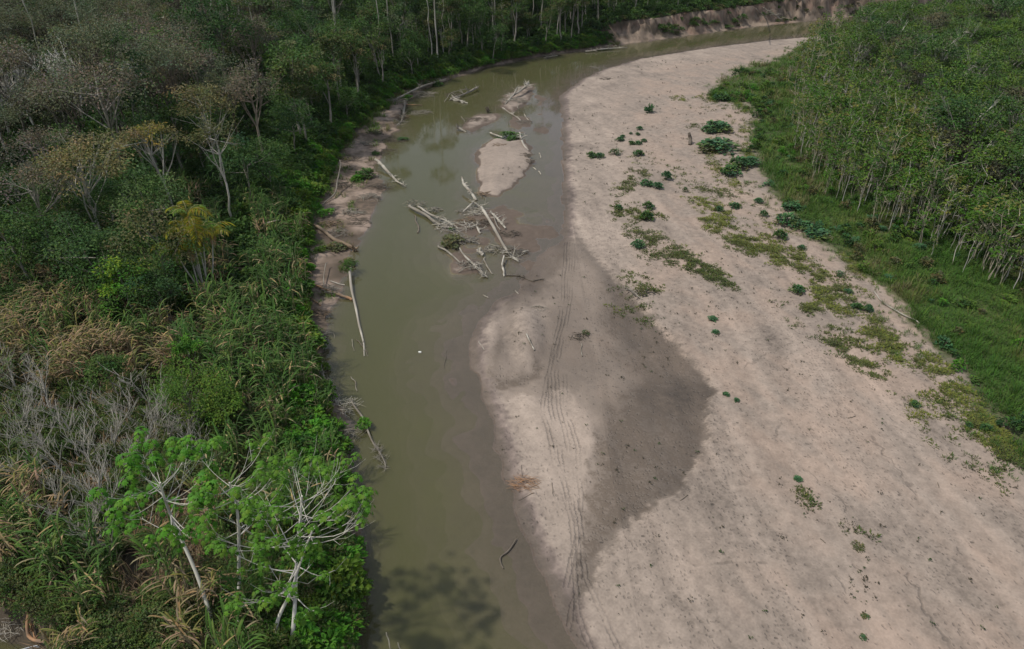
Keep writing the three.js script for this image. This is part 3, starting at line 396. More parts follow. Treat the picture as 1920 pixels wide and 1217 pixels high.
const LC = { // leaf colours
  deep: [[0.042, 0.105, 0.02], [0.034, 0.092, 0.026], [0.056, 0.12, 0.02]], mid: [[0.0645, 0.138, 0.0216], [0.055, 0.128, 0.0259], [0.0774, 0.145, 0.023]], bright: [[0.0731, 0.215, 0.013], [0.0602, 0.187, 0.0144], [0.0903, 0.226, 0.0144]],
  olive: [[0.125, 0.135, 0.048], [0.11, 0.128, 0.042], [0.145, 0.14, 0.055]], tan: [[0.22, 0.2, 0.085], [0.2, 0.19, 0.075], [0.26, 0.2, 0.09], [0.17, 0.18, 0.06]], brown: [[0.2, 0.17, 0.122], [0.17, 0.162, 0.105], [0.22, 0.18, 0.14], [0.14, 0.162, 0.082]], blue: [[0.06, 0.16, 0.062], [0.05, 0.135, 0.055], [0.08, 0.185, 0.07]],
  yellow: [[0.4, 0.37, 0.035], [0.3, 0.34, 0.03], [0.46, 0.35, 0.05]], lime: [[0.103, 0.193, 0.0173], [0.086, 0.176, 0.0173], [0.129, 0.204, 0.0216]], grey: [[0.14, 0.17, 0.085], [0.12, 0.155, 0.072], [0.165, 0.175, 0.09]],
};
// hand-placed trees keep random ones away
const kept = []; const free = (x, f, d) => kept.every((k) => hypot(k[0] - x, k[1] - f) > k[2] + d);
function stand(name, label, category, shape, px, py, h, s = 1, turn = 0, group, keep = 2.2) { const q = at(px, py, 2 + h), y = height(q.x, q.f); kept.push([q.x, q.f, keep]); if (py < 300) for (let k = 1; k < 5; k++) kept.push([q.x * (1 - k * 4 / q.f), q.f - k * 4, k < 3 ? 3.4 : 2.6]); return put(name, label, category, group, shape, q.x, y, q.f, turn, s); }

// ---- distinct trees of the left bank (pixel = middle of the crown)
{
  stand('umbrella_tree', 'broad tan-olive umbrella crown above the cane, largest on the left edge', 'tree', broadleaf(11, { h: 14, rx: 4.4, ry: 2.9, clumps: 48, per: 62, leaf: 0.34, cols: LC.tan, bark: BARK.pale, shape: 'umbrella', stems: 3, limbs: 16, twigs: 2, tr: 0.14 }), 138, 290, 12.4, 1, 0.4);
  stand('umbrella_tree', 'flat yellow-tan crown on a pale forked trunk leaning right', 'tree', broadleaf(12, { h: 13, rx: 3.1, ry: 1.5, clumps: 26, per: 60, leaf: 0.32, cols: [...LC.tan, [0.275, 0.217, 0.0435]], bark: BARK.pale, shape: 'umbrella', limbs: 14, twigs: 2, lean: 0.14, tr: 0.15 }), 298, 248, 12, 1, 1.9);
  stand('umbrella_tree', 'rounded yellow-green crown with a thin straight trunk behind the flat tan crown', 'tree', broadleaf(13, { h: 14, rx: 3.6, ry: 2.2, clumps: 34, per: 60, leaf: 0.34, cols: [...LC.olive, ...LC.tan], bark: BARK.pale, limbs: 12, tr: 0.13 }), 382, 186, 12.5, 1, 2.4);
  stand('leaning_tree', 'tall tree with a bare grey trunk leaning left and a thin drooping crown', 'tree', broadleaf(14, { h: 14, rx: 2.8, ry: 2.4, clumps: 22, per: 40, leaf: 0.3, cols: LC.olive, bark: BARK.pale, limbs: 10, lean: 0.2, tr: 0.13 }), 402, 258, 11.5, 1, 3.2);
  stand('half_bare_tree', 'grey-brown half bare crown with a bent brown trunk in mid forest', 'tree', broadleaf(15, { h: 15, rx: 4, ry: 3, clumps: 44, per: 60, leaf: 0.28, cols: LC.brown, bark: BARK.tan, limbs: 14, twigs: 2, lean: 0.05 }), 470, 150, 13, 1, 0.2);
  stand('half_bare_tree', 'wide brown feathery crown high in the forest, right of the dead trees', 'tree', broadleaf(16, { h: 16, rx: 4.6, ry: 2.6, clumps: 46, per: 60, leaf: 0.28, cols: LC.brown, bark: BARK.tan, limbs: 14, twigs: 2 }), 465, 62, 14, 1, 0.2);
  const dead = bare(21, { h: 15, tr: 0.34, levels: 4, limbs: 7, bark: [0.66, 0.63, 0.58], lean: 0.06, from: 0.5, thin: 0.05 });
  stand('dead_tree', 'leafless pale grey tree with fanned branches in the upper left', 'tree', dead, 132, 135, 10, 1, 0.3);
  stand('dead_tree', 'leafless forked grey tree at the left edge of the photo', 'tree', bare(22, { h: 14, tr: 0.3, levels: 4, limbs: 6, bark: [0.62, 0.59, 0.54], lean: 0.25, from: 0.45, thin: 0.05 }), 40, 150, 9, 1, 1.3);
  stand('dense_tree', 'rounded dark crown of small glossy leaves left of the yellow palms', 'tree', broadleaf(31, { h: 9, rx: 2.9, ry: 2.9, clumps: 52, per: 60, leaf: 0.24, cols: [[0.0748, 0.135, 0.0313], [0.0937, 0.16, 0.0366], [0.0623, 0.12, 0.0261]], limbs: 6, mat: M.glossy }), 280, 408, 6.6, 1.28, 0.3);
  stand('dense_tree', 'olive-tinged dense crown just below the glossy round crown', 'tree', broadleaf(32, { h: 8, rx: 2.6, ry: 2.8, clumps: 46, per: 56, leaf: 0.26, cols: [...LC.olive, ...LC.mid], limbs: 5 }), 300, 478, 5.6, 1.28, 1.1);
  stand('dense_tree', 'dark green mounded crown over the tall cane', 'tree', broadleaf(33, { h: 7.5, rx: 3, ry: 2.8, clumps: 50, per: 56, leaf: 0.27, cols: [...LC.deep, ...LC.mid], limbs: 5 }), 180, 500, 5, 1.28, 2.1);
  stand('dense_tree', 'small crown with bright yellow-green leaf clumps among dark ones', 'tree', broadleaf(34, { h: 6.4, rx: 2.3, ry: 2.2, clumps: 36, per: 56, leaf: 0.27, cols: [LC.bright[0], LC.lime[0], [0.187, 0.287, 0.0156], LC.mid[0]], limbs: 5 }), 232, 545, 4.4, 1.15, 2.9);
  stand('dense_tree', 'deep green crown in shade right of the yellow-green clumps', 'tree', broadleaf(35, { h: 7, rx: 2.5, ry: 2.4, clumps: 40, per: 50, leaf: 0.28, cols: LC.deep, limbs: 5 }), 305, 540, 4.4, 1, 0.9);
  stand('dense_tree', 'pale grey-green bushy crown at far left above the cane', 'tree', broadleaf(36, { h: 7.5, rx: 3.2, ry: 2.4, clumps: 44, per: 50, leaf: 0.27, cols: [[0.116, 0.131, 0.0653], ...LC.mid], limbs: 5 }), 95, 400, 5.4, 1.28, 0.7);
  const dk = many(4, (i) => broadleaf(45 + i, { h: 7.5, rx: 2.9, ry: 2.8, clumps: 48, per: 56, leaf: 0.27, cols: i % 2 ? LC.deep : [...LC.mid, ...LC.deep], limbs: 5 }));
  [[40, 350, 'dark leafy tree at the left edge below the forked dead tree'], [200, 390, 'dark leafy tree between the umbrella crown and glossy round crown'], [35, 470, 'dark leafy tree at the left edge above the cane'], [125, 455, 'leafy dark tree below the pale bushy crown'], [250, 350, 'leafy tree under the flat tan crown'], [452, 315, 'leafy tree under the leaning grey trunk'], [500, 300, 'dark leafy tree above the cane, left of the mud flat'], [545, 235, 'leafy tree at the forest edge above the mud flat']].forEach(([u, w, l], i) => stand('leafy_tree', l, 'tree', dk[i % 4], u, w, 5.2, 1.1 + 0.08 * (i % 3), i * 1.7));
  stand('spreading_bush', 'bright green bushy tree amid white bare branches', 'tree', broadleaf(37, { h: 5.6, rx: 3, ry: 2.1, clumps: 60, per: 56, leaf: 0.22, cols: [...LC.lime, [0.0877, 0.184, 0.0209]], limbs: 6 }), 350, 730, 3.4, 1, 0.5);
  stand('spreading_bush', 'small upright bright green bush behind the larger bright bushy tree', 'tree', broadleaf(38, { h: 5, rx: 1.1, ry: 1.6, clumps: 24, per: 50, leaf: 0.22, cols: LC.bright, limbs: 3 }), 348, 662, 3.2, 1, 0.5);
  stand('spreading_bush', 'olive green bush between dry cane and white branches', 'tree', broadleaf(39, { h: 5, rx: 1.6, ry: 2, clumps: 34, per: 50, leaf: 0.22, cols: [[0.0877, 0.144, 0.0292], ...LC.mid], limbs: 3 }), 208, 695, 3, 1, 0.5);
  stand('spreading_bush', 'low light green bush trailing right toward the bank', 'tree', broadleaf(40, { h: 4, rx: 2, ry: 1.2, clumps: 34, per: 50, leaf: 0.22, cols: LC.lime, limbs: 3 }), 420, 775, 2, 1, 0.5);
}
{ // clump of yellowing palms
  const r = rng(51), q = at(388, 560, 2), y = height(q.x, q.f), o = thing('palm_clump', 'clump of slender palms with yellowing drooping fronds beside the river cane', 'palm', null, q.x, y, -q.f); kept.push([q.x, q.f, 2.2], [q.x, q.f - 3, 2], [q.x, q.f - 5, 1.6]);
  const frond = (seed, cols, len) => { const r = rng(seed), g = new Geo(), P = []; let x = 0, yy = 0, a = r.r(0.8, 1.25); for (let i = 0; i <= 7; i++) { P.push([x, yy, a]); x += cos(a) * len / 7; yy += sin(a) * len / 7; a -= r.r(0.26, 0.42); } for (let i = 0; i < 7; i++) for (let k = 0; k < 3; k++) for (const s of [-1, 1]) { const t = k / 3, px = lerp(P[i][0], P[i + 1][0], t), py = lerp(P[i][1], P[i + 1][1], t), c = cv(r.pick(cols), r, 0.2); leaf(g, px, py, 0, 0.5 + r.s() * 0.2, -0.35 + P[i][2] * 0.3 + r.s() * 0.15, s * 1, len * 0.34 * (1 - 0.5 * abs((i + t) / 7 - 0.4)), 0.085, c, r, 0.1); } for (let i = 0; i < 7; i++) { const c = [0.29, 0.261, 0.102], w = 0.03, a = g.v(P[i][0], P[i][1], -w, c), b = g.v(P[i][0], P[i][1], w, c), d = g.v(P[i + 1][0], P[i + 1][1], -w, c), e = g.v(P[i + 1][0], P[i + 1][1], w, c); g.t(a, b, e); g.t(a, e, d); } return g.geometry(); };
  const fr = [frond(1, LC.yellow, 2.9), frond(2, LC.yellow, 2.5), frond(3, [[0.163, 0.271, 0.0313], [0.125, 0.223, 0.0313]], 2.2), frond(4, [[0.406, 0.246, 0.116], [0.348, 0.232, 0.131]], 1.7)];
  for (let i = 0; i < 9; i++) { const a = r() * 2 * PI, h = r.r(5.6, 10), bx = cos(a) * 0.8 * r(), bz = sin(a) * 0.6 * r(), tx = bx * 1.6 + r.s() * 1.5, tz = bz * 1.6 + r.s() * 0.9, g = new Geo(true); tube(g, bend(V(bx, -0.4, bz), V(tx, h, tz), 6, 0.012, r), (t) => 0.085 - 0.03 * t, 6, barkCol(BARK.pale, r)); const stm = g.mesh('stem', M.bark, o); if (i < 8) for (let k = 0; k < 6; k++) { const m = new THREE.Mesh(fr[k === 5 && i % 3 === 0 ? 3 : floor(r() * 3)], M.leaf); m.name = 'frond'; m.position.set(tx, h, tz); m.rotation.set(0, k * 1.05 + r.s() * 0.4, k === 5 ? -0.9 : r.s() * 0.25); m.scale.setScalar(r.r(0.75, 1.1)); m.castShadow = m.receiveShadow = true; stm.add(m); } }
}
{ // pale-trunked trees with leaf rosettes at the branch ends, in the foreground
  const ros = many(5, (i) => rosette(60 + i, 0.5, 10, [[0.0688, 0.209, 0.0101], [0.0559, 0.182, 0.0115], [0.0946, 0.231, 0.013]], 8)), ros2 = many(4, (i) => rosette(70 + i, 0.36, 9, [[0.086, 0.209, 0.013], [0.112, 0.22, 0.0173], [0.0645, 0.171, 0.0115]], 7));
  function candelabra(label, trunkPx, limbs, small, leafy, seed) { // trunkPx: [px, py, height above bank, radius]
    const r = rng(seed), P = trunkPx.map(([a, b, h]) => { const q = at(a, b, 1.8 + h); return V(q.x, 1.8 + h, -q.f); }), b0 = P[0].clone(); b0.y = height(b0.x, -b0.z); const o = thing('candelabra_tree', label, 'tree', null, b0.x, b0.y, b0.z); kept.push([b0.x, -b0.z, 1.2]);
    const rel = P.map((p) => p.clone().sub(b0)), curve = new THREE.CatmullRomCurve3(rel), tp = curve.getPoints(14), w = new Geo(true), br = new Geo(true), bark = barkCol(BARK.white, r), r0 = trunkPx[0][3], r1 = trunkPx[trunkPx.length - 1][3];
    tube(w, tp, (t) => lerp(r0, r1, t), 8, bark, 0.06, r); w.mesh('trunk', M.bark, o);
    const tips = [];
    for (const [t, n, len, up] of limbs) for (let i = 0; i < n; i++) {
      const p = curve.getPoint(clamp(t + r.s() * 0.05)), a = r() * 2 * PI, L = len * r.r(0.65, 1.15), u = up * r.r(0.6, 1.3), e = V(p.x + cos(a) * L, p.y + L * u, p.z + sin(a) * L), m = V(lerp(p.x, e.x, 0.55), lerp(p.y, e.y, 0.32), lerp(p.z, e.z, 0.55)), rr = lerp(r0, r1, t) * 0.36;
      const c = new THREE.CatmullRomCurve3([p, m, e]).getPoints(6); tube(br, c, (t) => rr * (1 - 0.65 * t), 5, bark); tips.push(e);
      for (let k = 0; k < (L > 2 ? 4 : 2); k++) { const s = c[3 + floor(r() * 3)], a2 = a + r.s() * 1.3, l2 = L * r.r(0.25, 0.5), e2 = V(s.x + cos(a2) * l2, s.y + l2 * r.r(0.4, 1.1), s.z + sin(a2) * l2); tube(br, [s, V(lerp(s.x, e2.x, 0.6), lerp(s.y, e2.y, 0.4), lerp(s.z, e2.z, 0.6)), e2], [rr * 0.4, rr * 0.33, rr * 0.2], 4, bark); tips.push(e2); }
    }
    const lm = br.mesh('limbs', M.bark, o);
    for (const e of tips) { if (r() > leafy) continue; const m = new THREE.Mesh(r.pick(small ? ros2 : ros), M.glossy); m.name = 'leaf_cluster'; m.position.copy(e); m.rotation.set(r.s() * 0.25, r() * 6.3, r.s() * 0.25); m.scale.setScalar(r.r(0.66, 1.05)); m.castShadow = m.receiveShadow = true; lm.add(m); }
    return o;
  }
  candelabra('tall white-barked tree with big leaf clusters, leaning left in the foreground', [[404, 1185, 0, 0.13], [372, 1085, 2.6, 0.115], [335, 1000, 5, 0.1], [312, 945, 7.5, 0.09], [300, 905, 9.5, 0.05]], [[0.45, 2, 2.8, 0.25], [0.62, 4, 3, 0.35], [0.8, 10, 3, 0.5], [0.95, 9, 2.3, 0.7]], false, 0.5, 601);
  candelabra('thin straight white-barked tree between the two larger ones', [[447, 1195, 0, 0.14], [448, 1060, 3.5, 0.12], [445, 960, 7, 0.09], [430, 905, 9.5, 0.05]], [[0.5, 4, 1.8, 0.3], [0.75, 6, 2.4, 0.6], [0.95, 8, 2.3, 0.7]], true, 0.55, 602);
  candelabra('wide white-barked tree with many spreading limbs hanging over the water', [[545, 1225, 0, 0.14], [552, 1150, 2, 0.125], [556, 1060, 4.5, 0.11], [562, 985, 7.3, 0.1], [566, 930, 9.3, 0.05]], [[0.35, 3, 3, 0.5], [0.5, 6, 3.8, 0.6], [0.65, 8, 3.8, 0.55], [0.8, 9, 3.4, 0.55], [0.95, 9, 2.8, 0.6]], true, 0.6, 603);
  candelabra('second stem of white bark forking low beside the wide tree', [[512, 1225, 0, 0.13], [520, 1165, 1.6, 0.11], [545, 1110, 3.4, 0.09], [568, 1040, 5.8, 0.06], [590, 985, 7.6, 0.04]], [[0.6, 3, 1.8, 0.5], [0.9, 5, 2.2, 0.5]], true, 0.9, 604);
}
console.log('named trees done');

// ---- the forest and scrub of the left bank
{
  const green = many(6, (i) => broadleaf(100 + i, { h: 12 + (i % 3) * 1.6, rx: 3.2 + (i % 2) * 0.8, ry: 3 + (i % 3) * 0.8, clumps: 34, per: 46, cr: 1, leaf: 0.42, cols: i % 3 === 0 ? [...LC.deep, ...LC.mid] : i % 3 === 1 ? [...LC.mid, ...LC.grey] : LC.deep, bark: i % 3 ? BARK.grey : BARK.pale, limbs: 7 }));
  const draped = many(5, (i) => broadleaf(120 + i, { h: 10 + (i % 3) * 1.5, rx: 2.8 + (i % 2) * 0.7, ry: 4 + (i % 2), clumps: 44, per: 40, leaf: 0.4, cols: i % 2 ? LC.mid : [...LC.mid, ...LC.olive], limbs: 5 }));
  const brown = many(6, (i) => broadleaf(140 + i, { h: 13 + (i % 3) * 1.7, rx: 3.6 + (i % 2) * 0.9, ry: 2.3 + (i % 3) * 0.6, clumps: 36, per: 52, leaf: 0.3, cols: i % 3 === 2 ? LC.grey : i % 3 ? [...LC.brown, ...LC.grey] : LC.brown, bark: i % 3 ? BARK.brown : BARK.grey, limbs: 12, twigs: 2, tr: 0.14, shape: i % 2 ? 'umbrella' : 'round' }));
  const tall = many(3, (i) => broadleaf(160 + i, { h: 19 + i, rx: 2.1, ry: 1.9, clumps: 20, per: 34, leaf: 0.36, cols: [...LC.olive, ...LC.mid], bark: BARK.pale, limbs: 7, twigs: 1, tr: 0.12, lean: 0.05, limbFrom: 7 }));
  const G = [], D = [], B = [], T = [];
  sow(-215, 140, 70, 300, 4.6, 500, (p, roll, r) => {
    const dv = leftBank(p.x, p.f); if (dv < 1.5 || !free(p.x, p.f, 1.5)) return false;
    const bl = bluffAt(p.x, p.f); if (bl > 0.05 && ras('dl', p.x, p.f) < 5.5) return false;
    const [u, v] = toPx(p.x, 10, p.f), n = fbm(p.x * 0.03, p.f * 0.03, 2);
    if (p.f < 92 && v > 330) { if (roll < 0.6) return false; }
    if (p.f < 110 && dv < 7) return false;
    const brownish = ss(640, 380, u + 260 * n + (v > 230 ? 160 : 0)) ;
    p.s = r.r(0.7, 1.3) * ss(-2, 9, dv + 4) * (bl > 0.5 ? 0.72 : 1); p.sy = p.s * r.r(0.9, 1.15); p.top = 11 * p.s; p.y = 0;
    if (roll > 0.9 && dv > 4) T.push(p); else if (r() < brownish * 0.72) B.push(p); else if (dv < 9 || r() < 0.4) D.push(p); else G.push(p); p.keep = true;
  });
  for (const p of [...G, ...D, ...B, ...T]) p.y = height(p.x, p.f);
  sown('forest_tree', 'dense green forest tree', 'tree', 'dense green forest trees', 'far_green_forest', 'mass of green crowns farther back in the forest', green, G, 200, 'forest');
  sown('vine_draped_tree', 'vine-draped green tree', 'tree', 'vine-draped trees of the forest edge', 'far_vine_draped_forest', 'mass of vine-draped crowns farther along the river', draped, D, 200, 'forest');
  sown('grey_brown_tree', 'grey-brown thin-leaved tree', 'tree', 'grey-brown trees of the dry forest', 'far_dry_forest', 'mass of grey-brown crowns at the upper left', brown, B, 250, 'forest');
  sown('tall_pale_tree', 'tall tree with bare pale trunk', 'tree', 'tall white-trunked trees', 'far_tall_trees', 'more tall white-trunked trees far back', tall, T, 80, 'forest');
}
{
  const green = many(6, (i) => cane(200 + i, { stems: 7, spread: 0.8, h: 3.6 + (i % 3) * 0.5, leaves: 11, len: 1.7, wid: 0.1, dry: 0.16, cols: i % 2 ? [[0.06, 0.14, 0.02], [0.055, 0.12, 0.022], [0.1, 0.16, 0.034]] : [[0.045, 0.108, 0.018], [0.052, 0.12, 0.02]], dryCol: [0.377, 0.29, 0.16], stemCol: [0.217, 0.203, 0.102] }));
  const dry = many(5, (i) => cane(220 + i, { stems: 7, spread: 0.8, h: 3.3 + (i % 3) * 0.5, leaves: 11, len: 1.5, wid: 0.09, dry: 0.62, cols: [[0.145, 0.174, 0.0508], [0.189, 0.189, 0.058]], dryCol: [0.27, 0.19, 0.11], stemCol: [0.319, 0.261, 0.16] }));
  const A = [], B = [];
  sow(-60, -8, 24, 100, 1.45, 510, (p, roll, r) => {
    const dv = leftBank(p.x, p.f); if (dv < 0.4 || !free(p.x, p.f, -0.6) || onPond(p.x, p.f) || (dv < 3 && roll > 0.25)) return false;
    const [u, v] = toPx(p.x, 2, p.f), n = fbm(p.x * 0.09 + 3, p.f * 0.09, 2), open = 0.7 * ss(46, 52, p.f) * ss(100, 80, p.f) + 0.07 * ss(24, 30, p.f) * ss(52, 44, p.f) - (u < 400 && v > 735 && v < 920 ? 0.5 : 0) + 0.14 * ss(22, 26, p.f) * ss(38, 30, p.f) + (u > 430 && v > 700 && v < 1000 ? 0.4 : 0) + (u < 110 && v > 880 && v < 1080 ? 0.7 : 0);
    if (roll > open + 0.15 * n) return false;
    const dryness = ss(420, 160, u + 160 * n) * ss(500, 600, v) * ss(1080, 980, v) * 0.6 + (u > 250 && u < 420 && v > 960 ? 0.75 : 0) + 0.1;
    p.s = r.r(0.8, 1.15); p.top = 3; p.y = 1.5; (r() < dryness ? B : A).push(p);
  });
  for (const p of [...A, ...B]) p.y = height(p.x, p.f);
  sown('river_cane', 'green river cane clump', 'cane', 'green river cane on the left bank', 'river_cane_brake', 'further green river cane behind the front clumps', green, A, 300, 'left');
  sown('dry_cane', 'withered brown cane clump', 'cane', 'withered cane on the left bank', 'dry_cane_brake', 'further withered cane', dry, B, 250, 'left');
}
{ // white leafless shrubs in the near left
  const bs = many(5, (i) => bare(300 + i, { h: 6.4, tr: 0.1, levels: 3, limbs: 8, bark: [0.42, 0.39, 0.34], lean: 0.35, from: 0.15 })), r = rng(301);
  for (const [u, v, s] of [[20, 760, 1], [70, 800, 1.1], [130, 770, 1], [190, 800, 1.05], [232, 745, 1], [285, 760, 1.1], [330, 800, 0.9], [40, 860, 1], [110, 850, 1], [165, 900, 1], [240, 850, 0.9], [150, 985, 0.9], [95, 930, 0.9], [180, 945, 1], [15, 700, 0.9], [75, 720, 1], [385, 830, 0.8], [250, 800, 0.95], [205, 985, 0.8], [140, 830, 1.1], [300, 790, 1]]) { const q = at(u, v, 4.6); put('bare_shrub', 'leafless whitish shrub ' + (u < 80 ? 'at the left edge' : u > 270 ? 'beside the bright green bushy tree' : v > 880 ? 'left of the leaning white-barked tree' : u > 170 ? 'below the olive green bush' : 'in the middle of the white scrub'), 'shrub', 'leafless white shrubs', bs[floor(r() * 5)], q.x, height(q.x, q.f), q.f, r() * 6, s); }
}
{ // shrubs of the bank and the undergrowth
  const bank = many(6, (i) => shrub(320 + i, { rx: 0.95, ry: 0.9, clumps: 24, per: 26, leaf: 0.26, cols: i % 3 === 0 ? LC.lime : i % 3 === 1 ? LC.bright.map((c) => c.map((q) => q * 1.15)) : [...LC.bright, ...LC.mid] }));
  const A = [], U = [], L = [];
  sow(-75, 60, 24, 290, 1.25, 520, (p, roll, r) => {
    const dv = leftBank(p.x, p.f); if (dv < -0.6 || dv > (p.f > 80 ? 8 : 4.5) || bluffAt(p.x, p.f) > 0.3 || onPond(p.x, p.f)) return false;
    if (dv < 0.3 && roll > 0.35) return false; p.s = r.r(0.65, 1.5) * (dv < 0.5 ? 0.7 : dv < 3 && p.f < 100 ? 1.25 : 1); p.sy = p.s * r.r(0.8, 1.5); p.top = 1; p.y = 0.5; A.push(p);
  });
  for (const p of A) p.y = height(p.x, p.f);
  sown('bank_shrub', 'leafy green bank shrub', 'shrub', 'green shrubs along the left bank', 'bank_scrub', 'further leafy scrub along the left bank', bank, A, 300, 'left');
  const under = many(4, (i) => shrub(340 + i, { rx: 1.2, ry: 1.3, clumps: 14, per: 16, leaf: 0.42, cols: i % 2 ? LC.deep : LC.mid }));
  const vine = many(3, (i) => shrub(350 + i, { rx: 1, ry: 0.9, clumps: 30, per: 24, leaf: 0.15, cols: [[0.0937, 0.152, 0.0313], [0.0748, 0.135, 0.0261], [0.138, 0.152, 0.0508]] }));
  sow(-215, 140, 62, 290, 2.1, 530, (p, roll, r) => { const dv = leftBank(p.x, p.f); if (dv < 2 || (bluffAt(p.x, p.f) > 0.05 && ras('dl', p.x, p.f) < 4.2)) return false; p.s = r.r(0.8, 1.5); p.sy = p.s * r.r(0.9, 1.6); p.y = height(p.x, p.f); U.push(p); });
  scatter('undergrowth', 'dark leafy undergrowth beneath the forest trees', 'undergrowth', under, U);
  sow(-45, -8, 20, 54, 0.8, 540, (p, roll, r) => { const dv = leftBank(p.x, p.f); if (dv < 0.2 || onPond(p.x, p.f)) return false; const [u, v] = toPx(p.x, 1, p.f), n = fbm(p.x * 0.13, p.f * 0.13, 2); if (roll > 0.75 + n - (u > 250 && u < 430 && v > 930 ? 0.55 : 0) - ss(840, 700, v) * 0.4) return false; p.s = r.r(0.6, 1.5); p.sy = p.s * r.r(0.7, 1.6); p.y = height(p.x, p.f); L.push(p); });
  scatter('vine_scrub', 'small-leaved green vines and scrub in the lower left', 'scrub', vine, L);
  const dryT = many(3, (i) => tuft(360 + i, { n: 26, rx: 0.35, h: 1.2, wid: 0.05, cols: [[0.362, 0.261, 0.145], [0.29, 0.203, 0.116], [0.232, 0.174, 0.102]] })), Q = [];
  sow(-60, -8, 20, 70, 0.9, 550, (p, roll, r) => { const dv = leftBank(p.x, p.f); if (dv < 0.3 || onPond(p.x, p.f)) return false; const n = fbm(p.x * 0.1 + 9, p.f * 0.1, 2); if (roll > 0.45 + n) return false; p.s = r.r(0.6, 1.4); p.y = height(p.x, p.f); Q.push(p); });
  scatter('dry_grass', 'withered brown grass and fallen leaves between the scrub', 'dry grass', dryT, Q);
}
console.log('left bank done');

// ---- right side: grass, young trees
{
  const gc = [[[0.0559, 0.143, 0.0173], [0.0688, 0.154, 0.0216]], [[0.086, 0.171, 0.0245], [0.103, 0.182, 0.0288]], [[0.12, 0.193, 0.0324], [0.16, 0.18, 0.055]], [[0.0731, 0.16, 0.0187], [0.086, 0.154, 0.0288]], [[0.19, 0.17, 0.08], [0.13, 0.15, 0.045], [0.22, 0.19, 0.1]]], blades = many(10, (i) => tuft(400 + i, { n: 24, rx: 0.34, h: i < 5 ? 0.85 : 0.6, wid: 0.045, cols: gc[i % 5] })), L = [];
  const rr = rng(561);
  for (const [x0, x1, f0, f1, st] of [[24, 75, 28, 95, 0.42], [20, 110, 95, 150, 0.7], [30, 130, 150, 235, 1.0]]) sow(x0, x1, f0, f1, st, 560 + f0, (p, roll, r) => {
    const g = ras('gr', p.x, p.f) + 3.4 * fbm(p.x * 0.3, p.f * 0.3, 4); if (g < -3.2 || (g < -0.25 && roll > 0.26 * (1 + g / 3.2)) || (g < 0.9 && roll > 0.4) || ras('dl', p.x, p.f) < ras('dr', p.x, p.f) || riverAt(p.x, p.f)) return false;
    if (sd(THICKET, p.x, p.f) > 5 && roll > 0.35) return false; p.s = r.r(0.6, 1.25) * (st > 0.6 ? 1.35 : 1) * (g < 0.8 ? 0.6 : 1); p.sy = p.s * r.r(0.7, 1.25) * (1 + 1.1 * fbm(p.x * 0.25, p.f * 0.25, 3)); p.y = height(p.x, p.f); const q = fbm(p.x * 0.16 + 7, p.f * 0.16, 3) * 2.2 + r.s() * 0.7; p.v = (q < -0.5 ? 0 : q < 0.1 ? 3 : q < 0.6 ? 1 : q < 1 ? 2 : 4) + (r() < 0.5 ? 5 : 0); L.push(p);
  });
  scatter('tall_grass', 'thick green grass between the sand bar and the young trees', 'grass', blades, L);
  const gw = many(6, (i) => shrub(475 + i, { rx: 0.55, ry: 0.75, clumps: 9, per: 14, leaf: 0.26, cols: [LC.lime, LC.mid, LC.bright, LC.olive, LC.blue, LC.deep][i] })), GW = [];
  sow(20, 90, 28, 170, 1.1, 566, (p, roll, r) => { const g = ras('gr', p.x, p.f), n = fbm(p.x * 0.18 + 11, p.f * 0.18, 3); if (g < 0.3 || sd(THICKET, p.x, p.f) > 3 || roll > 0.2 + 0.9 * n) return false; p.s = r.r(0.5, 1.5); p.sy = p.s * r.r(0.6, 1.5); p.y = height(p.x, p.f); GW.push(p); });
  scatter('grass_weeds', 'leafy weeds and low shrubs standing in the grass', 'weeds', gw, GW);
  const y = many(8, (i) => sapling(420 + i, { h: 5.6 + (i % 4) * 0.6, tr: 0.055, limbs: 4 + i % 3, stems: 1 + (i % 2), per: 15, cr: 0.6, leaf: 0.42, bark: i % 2 ? [0.4, 0.35, 0.27] : BARK.pale, cols: i % 4 === 0 ? [...LC.lime, ...LC.olive] : i % 4 === 1 ? LC.bright.map((c) => [c[0] * 1.1, c[1] * 0.85, c[2]]) : i % 4 === 2 ? LC.lime : [...LC.mid, [0.14, 0.19, 0.03], [0.18, 0.2, 0.04]] }));
  const T = [], S = [];
  for (const [f0, f1, st] of [[40, 120, 1.5], [120, 190, 1.8], [190, 262, 2.3]]) sow(18, 210, f0, f1, st, 570 + f0, (p, roll, r) => {
    const t = sd(THICKET, p.x, p.f) + 1.5 * fbm(p.x * 0.2, p.f * 0.2, 2); if (t < 0 || (t < 2 && roll > 0.5)) return false; if (ras('dl', p.x, p.f) < ras('dr', p.x, p.f) || riverAt(p.x, p.f)) return false;
    p.s = r.r(0.62, 1.25) * lerp(0.75, 1, ss(0, 5, t)); p.sy = p.s * r.r(0.85, 1.2); p.top = 5.5 * p.s; p.y = height(p.x, p.f); p.t = t; if (t > 4 && r() < 0.4) S.push({ ...p, v: p.v + 1, s: r.r(0.7, 1.3), sy: r.r(0.6, 1.3), x: p.x + r.s(), f: p.f + r.s() }); T.push(p);
  });
  const big = many(5, (i) => broadleaf(440 + i, { h: 8.5 + i % 3, rx: 2.5, ry: 1.9, clumps: 30, per: 34, leaf: 0.36, cols: i < 1 ? [[0.145, 0.142, 0.0725], [0.123, 0.131, 0.0609]] : i === 2 ? [...LC.deep, ...LC.mid] : [...LC.mid, ...LC.lime], bark: BARK.pale, limbs: 14, twigs: 2, stems: 2, shape: i % 2 ? 'umbrella' : 'round' })), X = [];
